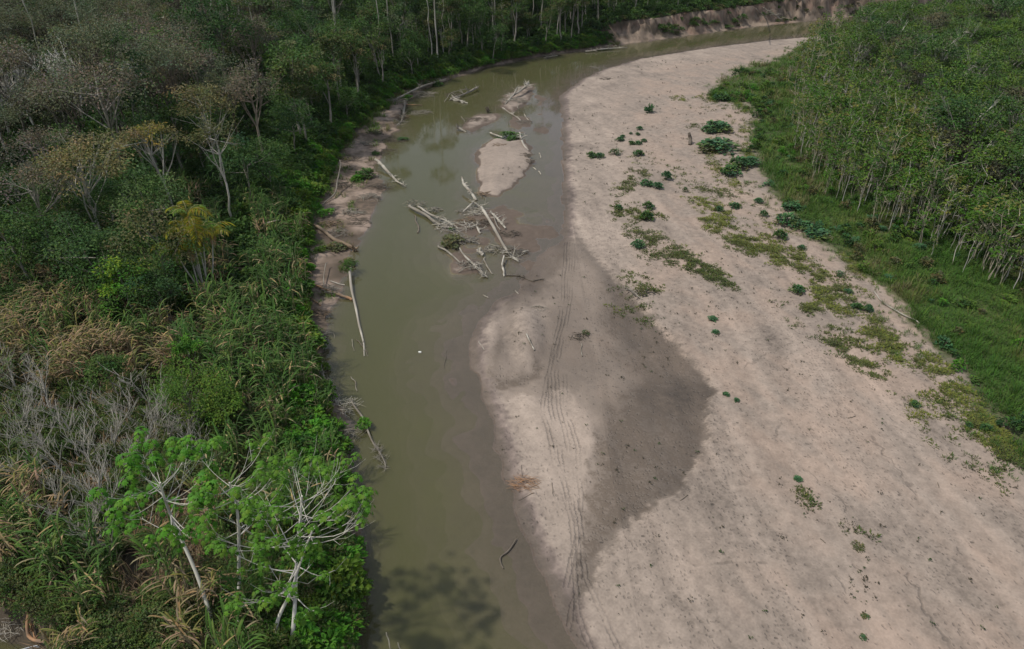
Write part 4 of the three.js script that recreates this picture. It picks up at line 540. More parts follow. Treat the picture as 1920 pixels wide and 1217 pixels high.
  const isBig = (p) => { const [u, v] = toPx(p.x, 7, p.f); return u > 1560 + 1.2 * max(0, v - 60) - 60 * fbm(p.x * 0.05, p.f * 0.05, 2) * 2; };
  const small = T.filter((p) => !isBig(p) || p.v % 3 === 0); for (const p of T) if (isBig(p) && p.v % 5 === 0) X.push({ ...p, v: floor(p.turn * 100), s: p.s * 1.05, sy: p.s, top: 7 });
  sown('young_tree', 'slender pale-stemmed young tree', 'tree', 'young trees of the right thicket', 'young_thicket', 'dense mass of slender young trees farther right', y, small, 300, 'right');
  sown('thicket_tree', 'spreading tree', 'tree', 'larger trees above the thicket', 'far_thicket_trees', 'mass of larger trees at the far right', big, X, 150, 'right');
  const under = many(3, (i) => shrub(460 + i, { rx: 0.9, ry: 1.1, clumps: 12, per: 16, leaf: 0.34, cols: i ? LC.mid : LC.deep }));
  scatter('thicket_undergrowth', 'low green growth beneath the young trees', 'undergrowth', under, S);
}
console.log('right bank done');
{ // scrub hanging on the far bluff
  const s = many(3, (i) => shrub(490 + i, { rx: 1.1, ry: 0.9, clumps: 14, per: 18, leaf: 0.34, cols: i ? LC.mid : LC.olive })), L = [];
  sow(20, 200, 180, 300, 1.3, 595, (p, roll, r) => { if (bluffAt(p.x, p.f) < 0.2 || riverAt(p.x, p.f) || ras('dl', p.x, p.f) > ras('dr', p.x, p.f)) return false; const d = ras('dl', p.x, p.f), n = fbm(p.x * 0.2, p.f * 0.2, 3); if (d > 10 || d < 1.2 || roll > (d > 4.2 ? 0.9 : 0.28) + n * 0.9 * (d > 4.2 ? 0.3 : 1)) return false; p.s = r.r(0.5, 1.4); p.sy = p.s * r.r(0.6, 1.3); p.y = height(p.x, p.f) - 0.1; L.push(p); });
  scatter('bluff_scrub', 'scrub hanging over and down the clay bluff', 'scrub', s, L);
}
{ // grass and rushes that creep down over the left mud
  const a = many(4, (i) => tuft(480 + i, { n: 20, rx: 0.35, h: 0.6, wid: 0.05, cols: i % 2 ? [[0.086, 0.176, 0.0216], [0.112, 0.187, 0.0288]] : [[0.17, 0.15, 0.06], [0.12, 0.13, 0.05]] })), L = [];
  sow(-60, 70, 24, 240, 0.55, 590, (p, roll, r) => { const dv = leftBank(p.x, p.f); if (dv < -6 || dv > 1 || bluffAt(p.x, p.f) > 0.8 || riverAt(p.x, p.f)) return false; const n = fbm(p.x * 0.45, p.f * 0.45, 3); if (roll > 0.55 * ss(-3.5, 0.3, dv) + n * 0.9 - 0.02) return false; p.s = r.r(0.5, 1.3) * (p.f > 120 ? 1.5 : 1); p.y = height(p.x, p.f); if (p.y < 0.08) return false; L.push(p); });
  scatter('bank_grass', 'grass and rushes creeping over the mud of the left bank', 'grass', a, L);
}
// ---------------------------------------------------------------- driftwood, snags, brush
const WOOD = { bleached: [0.42, 0.385, 0.33], grey: [0.24, 0.215, 0.18], dark: [0.11, 0.09, 0.07], brown: [0.2, 0.14, 0.09], orange: [0.34, 0.19, 0.1] };
function level(px, py) { const p = ground(px, py); return p.y < 0 ? { ...at(px, py, 0), y: 0 } : p; }
// a log or snag laid out by pixels: [px, py, height over ground or water, radius]
function snag(name, label, pts, o = {}) {
  const r = rng(o.seed ?? label.length * 131 + floor(pts[0][0] * 7 + pts[0][1])), P = pts.map(([a, b, h]) => { const l = level(a, b), q = at(a, b, l.y + h); return V(q.x, l.y + h, -q.f); }), b0 = P[0].clone(), g = thing(name, label, o.category ?? 'driftwood', o.group, b0.x, b0.y, b0.z), c = WOOD[o.wood ?? 'grey'];
  const cc = new THREE.CatmullRomCurve3(P.map((p) => p.clone().sub(b0))), n = max(6, pts.length * 4), cp = cc.getPoints(n), R0 = pts.map((q) => q[3]), rad = (t) => { const u = t * (R0.length - 1), i = min(floor(u), R0.length - 2); return lerp(R0[i], R0[i + 1], u - i) * (1 + 0.12 * vn(t * 17 + b0.x, 3)); };
  for (let i = 1; i < n; i++) { const a = min(0.22, cp[0].distanceTo(cp[n]) * 0.04); const t = i / n * 3.2; cp[i].x += a * vn(t + b0.x, 11); cp[i].y += a * 0.4 * vn(t, b0.z); cp[i].z += a * vn(t, 31 + b0.z); }
  const w = new Geo(true), stain = (t) => { const q = clamp(0.35 + 0.9 * vn(t * 7 + b0.x * 3, b0.z)), k = r.r(0.8, 1.15); return [lerp(c[0], 0.13, q * 0.75) * k, lerp(c[1], 0.105, q * 0.75) * k, lerp(c[2], 0.08, q * 0.75) * k]; }; tube(w, cp, rad, 7, stain, 0.14, r); const tk = w.mesh('trunk', M.wood, g);
  if (o.twigs) { const bark = barkCol(c, r); for (let i = 0; i < o.twigs * 1.7; i++) { const b = new Geo(true), t = o.from !== undefined ? r.r(o.from, 1) : r.r(0.1, 1), p = cc.getPoint(t), a = r() * 2 * PI, L = (o.len ?? 1.2) * r.r(0.4, 1.2), d = V(cos(a), r.r(-0.1, 0.7), sin(a)).normalize(), e = p.clone().addScaledVector(d, L), m = p.clone().lerp(e, 0.5); m.y += r.r(-0.1, 0.2) * L; m.x += r.s() * 0.12 * L; tube(b, [p, m, e], [rad(t) * 0.5, rad(t) * 0.36, rad(t) * 0.12], 4, bark); for (let k = 0; k < 4; k++) { const e2 = (k % 2 ? m.clone().lerp(e, 0.5) : m.clone()).add(V(r.s() * L * 0.5, r.r(-0.1, 0.4) * L, r.s() * L * 0.5)); tube(b, [m, e2], [rad(t) * 0.25, rad(t) * 0.06], 3, bark); } b.mesh('branch', M.wood, tk); } }
  if (o.roots) { const b = new Geo(true), bark = barkCol(c, r), p = cp[n], t0 = cp[n].clone().sub(cp[n - 2]).normalize(); for (let i = 0; i < o.roots; i++) { const d = V(r.s(), r.s() * 0.8 + 0.2, r.s()).addScaledVector(t0, 0.5).normalize(), L = r.r(0.4, 1.1) * (o.rootLen ?? 1), e = p.clone().addScaledVector(d, L), m = p.clone().lerp(e, 0.5).add(V(r.s() * 0.1, r.s() * 0.1, r.s() * 0.1)); tube(b, [p, m, e], [R0[R0.length - 1] * 0.55, R0[R0.length - 1] * 0.35, 0.012], 4, bark); } b.mesh('roots', M.wood, tk); }
  if (o.bush) { const q = cc.getPoint(o.bushAt ?? 0.5), sh = shrub(r() * 1e6, { rx: o.bush, ry: o.bush * 0.8, clumps: 12, per: 22, leaf: 0.22, cols: o.bushCols ?? LC.olive }); for (const [k, [ge, m]] of Object.entries(sh)) { const me = new THREE.Mesh(ge, m); me.name = k === 'stem' ? 'twig' : 'leaves'; me.position.copy(q); me.castShadow = me.receiveShadow = true; g.add(me); } }
  return g;
}
// a tangle of dead twigs washed together
function brush(label, px, py, size, n, o = {}) {
  const r = rng(o.seed ?? floor(px * 31 + py * 7)), l = level(px, py), g = new Geo(true), c = WOOD[o.wood ?? 'grey'], h = o.h ?? 0.35;
  for (let i = 0; i < n; i++) { const a = r() * 2 * PI, q = size * sqrt(r()), x = cos(a) * q, z = sin(a) * q * (o.flat ?? 0.7), b = (o.dir ?? r() * PI) + r.s() * 0.8, L = r.r(0.35, 1.1) * (o.len ?? size * 0.9), y = r.r(0, h) * (1 - q / size * 0.6), p = V(x - cos(b) * L / 2, y - 0.05, z - sin(b) * L / 2), e = V(x + cos(b) * L / 2, y + r.s() * h * 0.7 + 0.05, z + sin(b) * L / 2), m = p.clone().lerp(e, 0.5).add(V(r.s() * 0.1 * L, r.r(0, 0.12) * L, r.s() * 0.1 * L)), t = r.r(0.5, 1) * (o.th ?? 0.042); tube(g, [p, m, e], [t, t * 0.85, t * 0.4], 4, barkCol(c, r)()); }
  const m = g.mesh(numbered(o.name ?? 'brush_pile'), M.wood, scene); m.position.set(l.x, l.y, -l.f); return tag(m, label, 'brush pile', o.group ?? null);
}
snag('fallen_log', 'long grey fallen trunk along the upper left bank by the grass', [[728, 194, 0.15, 0.1], [745, 184, 0.35, 0.2], [790, 163, 0.6, 0.24], [836, 148, 0.3, 0.16]], { twigs: 8, len: 2.2 });
snag('fallen_log', 'grey trunk with splayed limbs pointing toward the camera off the upper left bank', [[758, 190, 0.5, 0.24], [757, 208, 0.35, 0.22], [755, 226, 0.1, 0.15], [744, 236, 0, 0.08]], { twigs: 9, len: 2.4 });
snag('driftwood_log', 'orange-brown thin pole lying across shallow water at upper left', [[760, 196, 0.1, 0.09], [792, 197, 0.05, 0.07]], { wood: 'orange' });
brush('tangle of grey brush under the long fallen trunk', 795, 180, 2.6, 70, { h: 0.9 });
brush('brush tangle at the left end of the long fallen trunk', 740, 192, 2.4, 60, { h: 0.8 });
brush('brown twigs beside the splayed trunk off the bank', 750, 222, 1.8, 50, { h: 0.6, wood: 'brown' });
brush('half-sunk round tangle of grey twigs in open water below the driftwood raft', 790, 212, 2, 60, { h: 0.4 });
snag('driftwood_log', 'upper log of the driftwood raft in midstream', [[842, 188, 0.15, 0.1], [868, 177, 0.4, 0.2], [894, 165, 0.5, 0.22]], { wood: 'grey', twigs: 6, len: 1.6, roots: 12 });
snag('driftwood_log', 'pale lower log of the driftwood raft pointing right', [[848, 181, 0.3, 0.14], [860, 188, 0.3, 0.15], [877, 193, 0.1, 0.13]], { wood: 'bleached', twigs: 3 });
snag('driftwood_log', 'thin crossing pole on the driftwood raft', [[833, 191, 0.1, 0.06], [846, 176, 0.6, 0.07], [876, 166, 0.5, 0.06]], { wood: 'grey' });
snag('driftwood_log', 'middle pale log under the raft', [[845, 184, 0.1, 0.12], [868, 193, 0.1, 0.1]], { wood: 'bleached' });
brush('dark twigs tangled in the midstream raft', 852, 180, 1.7, 50, { h: 0.7, wood: 'dark' });
snag('stranded_tree', 'bleached tree with upturned root plate on the farthest islet', [[946, 196, 0.1, 0.09], [957, 184, 0.4, 0.16], [972, 172, 0.9, 0.2], [988, 160, 1.3, 0.26]], { wood: 'bleached', twigs: 10, len: 2.2, roots: 22, rootLen: 1.5, category: 'fallen tree' });
brush('grey brush over the farthest islet beneath the bleached tree', 962, 190, 2.6, 70, { h: 0.5 });
snag('driftwood_log', 'slender bleached limb reaching from the farthest islet into the water', [[942, 202, 0.1, 0.1], [960, 214, 0.1, 0.11], [976, 226, 0.1, 0.08]], { wood: 'bleached', twigs: 2 });
snag('driftwood_log', 'small forked stick standing at the foot of the farthest islet', [[972, 205, 0.1, 0.08], [973, 196, 0.9, 0.06]], { wood: 'bleached', twigs: 3, len: 0.8 });
snag('driftwood_log', 'short pale stick right of the farthest islet foot', [[983, 214, 0.1, 0.07], [990, 226, 0.05, 0.06]], { wood: 'bleached' });
brush('brushy tip of the sunken limb below the farthest islet', 982, 230, 1.5, 40, { h: 0.4 });
snag('stump', 'dark stump at the upper end of the second islet', [[914, 210, 0.1, 0.24], [916, 203, 0.8, 0.2]], { wood: 'dark', twigs: 5, len: 0.8, category: 'stump' });
brush('dark twigs scattered along the second islet', 893, 225, 2.2, 40, { h: 0.3, wood: 'dark', flat: 0.5 });
snag('stump', 'grey root stump at the lower tip of the second islet', [[874, 248, 0, 0.14], [860, 240, 0.4, 0.22]], { wood: 'grey', roots: 16, category: 'stump' });
snag('driftwood_log', 'thin slanting stick left of the second islet', [[873, 231, 0.05, 0.06], [865, 218, 0.3, 0.05]], { wood: 'grey' });
snag('driftwood_log', 'bleached log end at the top of the largest islet', [[919, 249, 0.15, 0.12], [930, 253, 0.25, 0.14], [942, 258, 0.2, 0.12]], { wood: 'bleached' });
snag('driftwood_log', 'bent bleached log at the right edge of the largest islet', [[974, 249, 0.35, 0.16], [978, 262, 0.4, 0.16], [984, 273, 0.2, 0.14], [991, 282, 0.05, 0.1]], { wood: 'bleached', twigs: 3 });
brush('dark leafy debris on the right rim of the largest islet', 985, 292, 1.3, 45, { h: 0.35, wood: 'dark' });
brush('lower dark debris on the right rim of the largest islet', 990, 302, 1.0, 35, { h: 0.3, wood: 'dark' });
brush('flat brown twigs in the hollow of the largest islet', 936, 272, 1.2, 26, { h: 0.12, wood: 'brown' });
for (const [a, b, c, d, t] of [[1011, 287, 1014, 296, 'upper'], [1000, 314, 1005, 318, 'short'], [1010, 321, 1014, 327, 'lower']]) snag('floating_stick', t + ' of the pale sticks in the water right of the largest islet', [[a, b, 0.05, 0.08], [c, d, 0.03, 0.07]], { wood: 'bleached' });
snag('snag', 'bright bleached snag with a broken top in mid-channel', [[893, 376, 0, 0.2], [882, 360, 0.7, 0.2], [872, 345, 1.1, 0.18], [866, 332, 1.5, 0.13]], { wood: 'bleached', twigs: 4, len: 0.9, category: 'snag' });
snag('snag', 'twisted bleached limb below the bright snag', [[866, 398, 0.15, 0.07], [878, 388, 0.5, 0.12], [888, 380, 0.4, 0.14], [898, 386, 0.2, 0.13], [906, 398, 0.05, 0.08]], { wood: 'bleached', twigs: 7, len: 1.4, category: 'snag' });
brush('grey branch tangle under the twisted limb', 880, 396, 1.8, 50, { h: 0.5, th: 0.045 });
snag('driftwood_log', 'left of two long parallel grey logs in the middle of the river', [[768, 386, 0.3, 0.2], [795, 402, 0.35, 0.2], [820, 418, 0.25, 0.17], [840, 428, 0.1, 0.13]], { wood: 'grey', twigs: 5, len: 1.2, from: 0.5 });
snag('driftwood_log', 'right paler one of the two long parallel logs', [[784, 387, 0.35, 0.14], [812, 404, 0.4, 0.14], [832, 412, 0.3, 0.12], [858, 428, 0.1, 0.08]], { wood: 'bleached', twigs: 8, len: 1.4, from: 0.4 });
brush('root tangle at the upper end of the parallel logs', 778, 385, 1.5, 50, { h: 0.7 });
brush('pale branch tangle at the lower end of the parallel logs', 850, 427, 2.3, 70, { h: 0.5, th: 0.05, wood: 'bleached' });
snag('driftwood_log', 'dark curved half-sunk limb left of the parallel logs', [[776, 403, 0.05, 0.08], [783, 416, 0.1, 0.12], [783, 437, 0.02, 0.1]], { wood: 'dark' });
snag('driftwood_log', 'small forked log right of the parallel logs', [[880, 426, 0.2, 0.1], [893, 425, 0.25, 0.12], [901, 438, 0.05, 0.11]], { wood: 'bleached', twigs: 3 });
snag('fallen_log', 'long bleached trunk running down the debris bank toward the sand', [[903, 388, 0.5, 0.18], [918, 410, 0.55, 0.2], [932, 432, 0.45, 0.19], [945, 458, 0.4, 0.17], [958, 478, 0.3, 0.14], [972, 490, 0.1, 0.07]], { wood: 'bleached', twigs: 5, len: 1.6, from: 0.7 });
snag('driftwood_log', 'second bleached trunk right of the long one', [[920, 396, 0.4, 0.12], [934, 410, 0.4, 0.14], [948, 428, 0.2, 0.12]], { wood: 'bleached', twigs: 5, len: 1.1 });
snag('driftwood_log', 'thin limb leaning against the long bleached trunk', [[926, 400, 0.5, 0.07], [930, 418, 0.4, 0.08], [938, 432, 0.1, 0.06]], { wood: 'grey' });
for (const [u, w, s, n, wood, l] of [[893, 400, 1.6, 36, 'bleached', 'pale branches between the bright snag and the long trunk'], [868, 452, 1.7, 40, 'grey', 'branches piled above the grassy debris island'], [905, 420, 1.5, 34, 'dark', 'dark branches left of the long bleached trunk'], [930, 470, 1.4, 34, 'grey', 'branch tangle between the stump and long trunk'], [812, 395, 1.2, 30, 'grey', 'short branches on the upper side of the parallel logs'], [880, 500, 1.5, 34, 'grey', 'branches trailing below the debris island'], [958, 440, 1.3, 26, 'dark', 'sunken dark branches right of the long trunk'], [905, 365, 1, 20, 'brown', 'small twigs by the foot of the largest islet'], [660, 400, 1.5, 40, 'grey', 'washed-up twigs on the left mud flat edge'], [640, 350, 1.6, 44, 'dark', 'dark roots and twigs behind the curved pole'], [620, 420, 1.3, 34, 'brown', 'brown twigs above the thick fallen log'], [655, 300, 1.8, 40, 'dark', 'dark branches on the upper left mud'], [690, 270, 1.6, 36, 'grey', 'grey branches below the small mud islet'], [705, 250, 1.5, 30, 'dark', 'twigs on the small mud islet'], [600, 590, 1.2, 30, 'brown', 'brown twigs under the rusty stick']]) brush(l, u, w, s, n, { h: 0.5, th: 0.06, wood, len: s * 1.2 });
brush('brown debris bar between the river snags', 880, 418, 2, 50, { h: 0.3, wood: 'brown' });
snag('driftwood_log', 'slender grey log curving round the grassy debris island', [[822, 460, 0.2, 0.1], [838, 470, 0.25, 0.12], [850, 482, 0.2, 0.1], [864, 493, 0.1, 0.08]], { wood: 'grey' });
snag('driftwood_log', 'bleached log below the grassy debris island', [[862, 465, 0.3, 0.09], [878, 486, 0.25, 0.13], [895, 503, 0.3, 0.14], [914, 519, 0.1, 0.08]], { wood: 'bleached', twigs: 7, len: 1.1, from: 0.5 });
snag('driftwood_log', 'long thin branch above the grassy debris island', [[850, 438, 0.2, 0.06], [870, 445, 0.3, 0.08], [900, 458, 0.1, 0.05]], { wood: 'grey', twigs: 3 });
snag('stump', 'knobby bleached stump by the grassy debris island', [[906, 478, 0.1, 0.22], [900, 471, 0.4, 0.3]], { wood: 'bleached', roots: 18, rootLen: 0.8, category: 'stump' });
snag('driftwood_log', 'crooked thin branch hanging below the knobby stump', [[909, 483, 0.1, 0.08], [913, 498, 0.1, 0.09], [924, 514, 0.03, 0.06]], { wood: 'grey' });
snag('driftwood_log', 'upright curved pale log at the edge of the wet sand', [[945, 480, 0.5, 0.1], [942, 497, 0.3, 0.12], [943, 510, 0.15, 0.12], [946, 518, 0.05, 0.09]], { wood: 'bleached' });
snag('driftwood_log', 'dark branch lying flat on wet sand below the long trunk', [[948, 516, 0.1, 0.07], [975, 518, 0.1, 0.08], [995, 525, 0.1, 0.07], [1019, 523, 0.1, 0.05]], { wood: 'dark', twigs: 7, len: 0.6 });
brush('mossy branch heap at the foot of the long bleached trunk', 965, 475, 1.7, 50, { h: 0.4, wood: 'dark' });
snag('driftwood_log', 'short pale log right of the mossy branch heap', [[980, 473, 0.2, 0.11], [990, 470, 0.2, 0.12]], { wood: 'bleached' });
snag('leaning_pole', 'curved grey pole standing on the left mud flat', [[605, 384, 0.1, 0.07], [624, 364, 0.5, 0.1], [633, 340, 1.3, 0.1], [637, 300, 3, 0.06]], { wood: 'grey', category: 'snag' });
snag('fallen_log', 'bleached trunk sloping from the left mud flat into the water', [[704, 299, 0.9, 0.2], [720, 314, 0.6, 0.22], [734, 327, 0.2, 0.2], [744, 338, 0, 0.15]], { wood: 'bleached', twigs: 4, len: 0.8 });
snag('driftwood_log', 'forked pale stick beyond the tip of the sloping trunk', [[742, 338, 0.1, 0.09], [752, 344, 0.4, 0.1], [762, 350, 0.1, 0.06]], { wood: 'bleached', twigs: 4, len: 0.9 });
brush('dark brush on the mud spit under the sloping trunk', 712, 352, 2.2, 60, { h: 0.5, wood: 'dark', flat: 0.4 });
brush('grey twig heap on the left mud flat', 695, 372, 1.7, 70, { h: 0.7 });
brush('twigs half under water below the left twig heap', 672, 415, 1.8, 36, { h: 0.2, wood: 'dark' });
brush('sunken dark brush in the water under the upper left spit', 722, 285, 2.2, 45, { h: 0.2, wood: 'dark' });
brush('second sunken dark brush in open green water', 742, 265, 1.8, 40, { h: 0.2, wood: 'dark' });
snag('fallen_log', 'thick brown fallen trunk with a frayed end on the left mud bank', [[590, 422, 0.3, 0.2], [615, 443, 0.35, 0.24], [640, 456, 0.35, 0.25], [664, 466, 0.3, 0.26]], { wood: 'brown', roots: 18, rootLen: 0.8 });
brush('dead twigs heaped on the thick brown trunk', 632, 440, 1.5, 50, { h: 0.7, wood: 'grey' });
snag('fallen_tree', 'long thin pale trunk lying in the water beside the left bank', [[657, 503, 0.6, 0.14], [663, 548, 0.3, 0.15], [672, 590, 0.2, 0.13], [680, 632, 0.1, 0.1], [683, 668, 0, 0.05]], { wood: 'bleached', category: 'fallen tree', bush: 1.1, bushAt: 0, bushCols: LC.mid });
snag('driftwood_log', 'orange-barked log half in the water on the left bank', [[578, 528, 0.2, 0.13], [612, 544, 0.25, 0.15], [638, 555, 0.2, 0.16], [660, 562, 0.1, 0.15]], { wood: 'orange' });
snag('driftwood_log', 'thin upright grey stick over the orange log', [[607, 538, 0.2, 0.05], [609, 515, 0.5, 0.06], [614, 492, 0.6, 0.05]], { wood: 'grey' });
brush('round ball of grey roots on the orange log', 616, 548, 1.2, 70, { h: 0.9 });
snag('driftwood_log', 'short pale stick above the root ball on the mud', [[618, 527, 0.1, 0.06], [646, 534, 0.1, 0.05]], { wood: 'bleached' });
snag('driftwood_log', 'rusty stick on the mud under the root ball', [[582, 558, 0.2, 0.06], [602, 573, 0.1, 0.05]], { wood: 'orange' });
brush('thin twigs hanging from the left bank above the dark water', 600, 632, 1.4, 26, { h: 0.6 });
snag('floating_stick', 'left of two thin sticks in the shallow water by the left bank', [[660, 636, 0.2, 0.04], [664, 658, 0, 0.03]], { wood: 'grey' });
snag('floating_stick', 'dark twig lying in the water beside the thin trunk tip', [[668, 636, 0.1, 0.04], [678, 645, 0.05, 0.05], [690, 668, 0, 0.03]], { wood: 'dark', twigs: 4, len: 0.6 });
snag('pole_bundle', 'grey poles lying along the foot of the left bank', [[600, 675, 0.5, 0.08], [606, 705, 0.4, 0.09], [620, 735, 0.3, 0.08], [636, 758, 0.1, 0.06]], { wood: 'grey', twigs: 3 });
snag('pole_bundle', 'second thin pole beside the grey poles', [[604, 680, 0.6, 0.05], [614, 720, 0.4, 0.05], [628, 752, 0.1, 0.04]], { wood: 'bleached' });
brush('pale straw-coloured twig heap at the foot of the left bank', 645, 765, 1.6, 80, { h: 0.5, wood: 'bleached', th: 0.022 });
brush('dead stalks hanging over the near left bank', 640, 820, 1.7, 60, { h: 0.9, th: 0.025 });
snag('floating_stick', 'short curved twig in green water near the left bank', [[658, 706, 0.05, 0.04], [664, 714, 0.06, 0.05], [670, 733, 0.03, 0.04]], { wood: 'grey' });
snag('fallen_tree', 'thin pale fallen tree with a drowned brushy top in the near water', [[661, 748, 0.25, 0.08], [674, 776, 0.25, 0.09], [684, 800, 0.22, 0.09], [700, 824, 0.15, 0.08], [712, 848, 0.08, 0.06], [722, 880, 0.02, 0.04]], { wood: 'grey', twigs: 22, len: 0.9, from: 0.72, category: 'fallen tree', bush: 0.6, bushAt: 0.38, bushCols: LC.bright });
snag('floating_stick', 'bent dark stick with a pale tip near the sand in the lower river', [[968, 1010, 0.12, 0.045], [950, 1035, 0.06, 0.06], [938, 1048, 0.05, 0.06], [944, 1066, 0.02, 0.05]], { wood: 'dark' });
snag('river_pole', 'left of the two thin poles standing in the water at the bottom edge', [[736, 1230, 0, 0.035], [724, 1186, 1.3, 0.03]], { wood: 'bleached', category: 'pole' });
snag('river_pole', 'right of the two thin poles standing in the water at the bottom edge', [[756, 1235, 0, 0.035], [746, 1205, 0.9, 0.03]], { wood: 'bleached', category: 'pole' });
// on the sand
snag('driftwood_stick', 'thick pale stick on the bright sand hummock', [[987, 626, 0.12, 0.07], [994, 640, 0.12, 0.08], [1002, 656, 0.06, 0.06]], { wood: 'bleached' });
snag('driftwood_stick', 'thin pale stick on the grey sand left of the hummock', [[898, 640, 0.05, 0.035], [909, 656, 0.05, 0.03]], { wood: 'bleached' });
snag('driftwood_stick', 'short pale stick in the wet channel above the hummock', [[906, 553, 0.05, 0.05], [916, 558, 0.05, 0.04]], { wood: 'bleached' });
snag('driftwood_stick', 'tiny pale stick at the top of the sand hummock', [[966, 545, 0.05, 0.04], [972, 551, 0.05, 0.04]], { wood: 'bleached' });
brush('grey twigs on top of the sand hummock', 1010, 580, 0.95, 30, { h: 0.14, dir: 0.1, th: 0.028 });
brush('dark debris and twigs round the small bush on damp sand', 1084, 632, 1.0, 40, { h: 0.25, wood: 'dark' });
snag('driftwood_stick', 'upright grey stick on damp sand below the small bush', [[1090, 645, 0.06, 0.05], [1092, 668, 0.06, 0.05]], { wood: 'grey' });
snag('driftwood_branch', 'dead branch at the edge of the dark damp sand', [[1170, 538, 0.15, 0.05], [1184, 545, 0.25, 0.08], [1196, 556, 0.15, 0.08], [1204, 562, 0.05, 0.05]], { wood: 'grey', twigs: 7, len: 0.9 });
snag('fallen_pole', 'long white pole lying at the edge of the grass on the right', [[1638, 546, 0.12, 0.06], [1658, 568, 0.12, 0.08], [1690, 590, 0.14, 0.08], [1724, 606, 0.1, 0.07]], { wood: 'bleached' });
snag('charred_stump', 'dark upright stump on the upper sand beside the grass', [[1293, 272, 0, 0.28], [1294, 260, 0.8, 0.3], [1292, 249, 1.7, 0.2]], { wood: 'dark', category: 'stump' });
snag('driftwood_log', 'pale log on the shore under the far bluff', [[1098, 96, 0.3, 0.14], [1128, 92, 0.4, 0.16], [1176, 89, 0.3, 0.1]], { wood: 'bleached', twigs: 5, len: 1.8 });
snag('fallen_log', 'trunk slid down the far bluff, leaning into the river', [[1432, 14, 3.4, 0.14], [1448, 26, 1.8, 0.18], [1466, 38, 0.2, 0.2]], { wood: 'grey', twigs: 4, len: 2.4 });
snag('fallen_log', 'second trunk slid down the far bluff', [[1418, 16, 3.2, 0.12], [1440, 38, 0.3, 0.16]], { wood: 'grey' });
brush('small drift of twigs in the far river', 1115, 127, 1.2, 30, { h: 0.4, wood: 'grey' });
brush('small drift of twigs on the far beach', 1138, 148, 1.4, 26, { h: 0.2, wood: 'dark' });
snag('driftwood_log', 'short grey log on the left far shore', [[1020, 108, 0.15, 0.12], [1046, 104, 0.2, 0.12]], { wood: 'grey', twigs: 4 });
snag('fallen_pole', 'white pole across the cane on the left bank', [[494, 420, 2.6, 0.07], [524, 412, 3, 0.06]], { wood: 'bleached' });
snag('curved_log', 'curved tan log beside the boat in the lower left corner', [[45, 1118, 0.6, 0.1], [54, 1160, 0.4, 0.11], [62, 1192, 0.3, 0.11], [98, 1214, 0.2, 0.1]], { wood: 'orange', twigs: 3 });
brush('pale fallen stalks at the water in the lower left corner', 22, 1180, 1.2, 60, { h: 0.5, wood: 'bleached', th: 0.02 });
brush('heap of orange-tan dry cane at the water edge on the sand', 985, 908, 1.05, 70, { h: 0.28, wood: 'orange', th: 0.02, dir: 0.25, len: 1.3, name: 'dry_cane_heap' });
snag('driftwood_stick', 'dark stick poking up from the dry cane heap', [[979, 893, 0.2, 0.025], [978, 872, 0.9, 0.02]], { wood: 'dark' });
snag('driftwood_stick', 'thin dark stick lying below the dry cane heap', [[972, 938, 0.04, 0.02], [1002, 924, 0.04, 0.025]], { wood: 'dark' });
for (const [a, b, c, d, t] of [[1035, 905, 1036, 925, 'twig beside the wheel tracks right of the dry cane heap'], [1276, 938, 1290, 928, 'thin stick on the ragged edge of the damp sand'], [1590, 784, 1604, 780, 'thin bent stick on open sand right of the damp patch'], [1758, 905, 1761, 914, 'dark chip of wood on the right part of the bare sand'], [1538, 1010, 1548, 1018, 'dark thin stick among seedlings in the lower right'], [838, 655, 832, 690, 'dark sunken stick in the mauve shallows']]) snag('driftwood_stick', t, [[a, b, 0.03, 0.025], [c, d, 0.03, 0.025]], { wood: 'dark' });
{ // small white float in mid river
  const q = at(790, 660, 0.05), o = thing('floating_bottle', 'small white bottle floating alone in the middle of the river', 'bottle', null, q.x, 0.02, -q.f), w = new THREE.MeshStandardMaterial({ color: new THREE.Color().setRGB(0.75, 0.75, 0.72), roughness: 0.4 }); w.name = 'white_plastic';
  const b = new THREE.Mesh(new THREE.LatheGeometry([[0, 0], [0.085, 0.01], [0.09, 0.03], [0.09, 0.2], [0.05, 0.27], [0.03, 0.29]].map(([a, c]) => new THREE.Vector2(a, c)), 14), w); b.name = 'body'; b.rotation.z = 1.45; const cp = new THREE.Mesh(new THREE.CylinderGeometry(0.034, 0.034, 0.04, 12), w); cp.name = 'cap'; cp.position.set(-0.3, 0.035, 0); cp.rotation.z = 1.45; o.add(b, cp); shade(o);
}
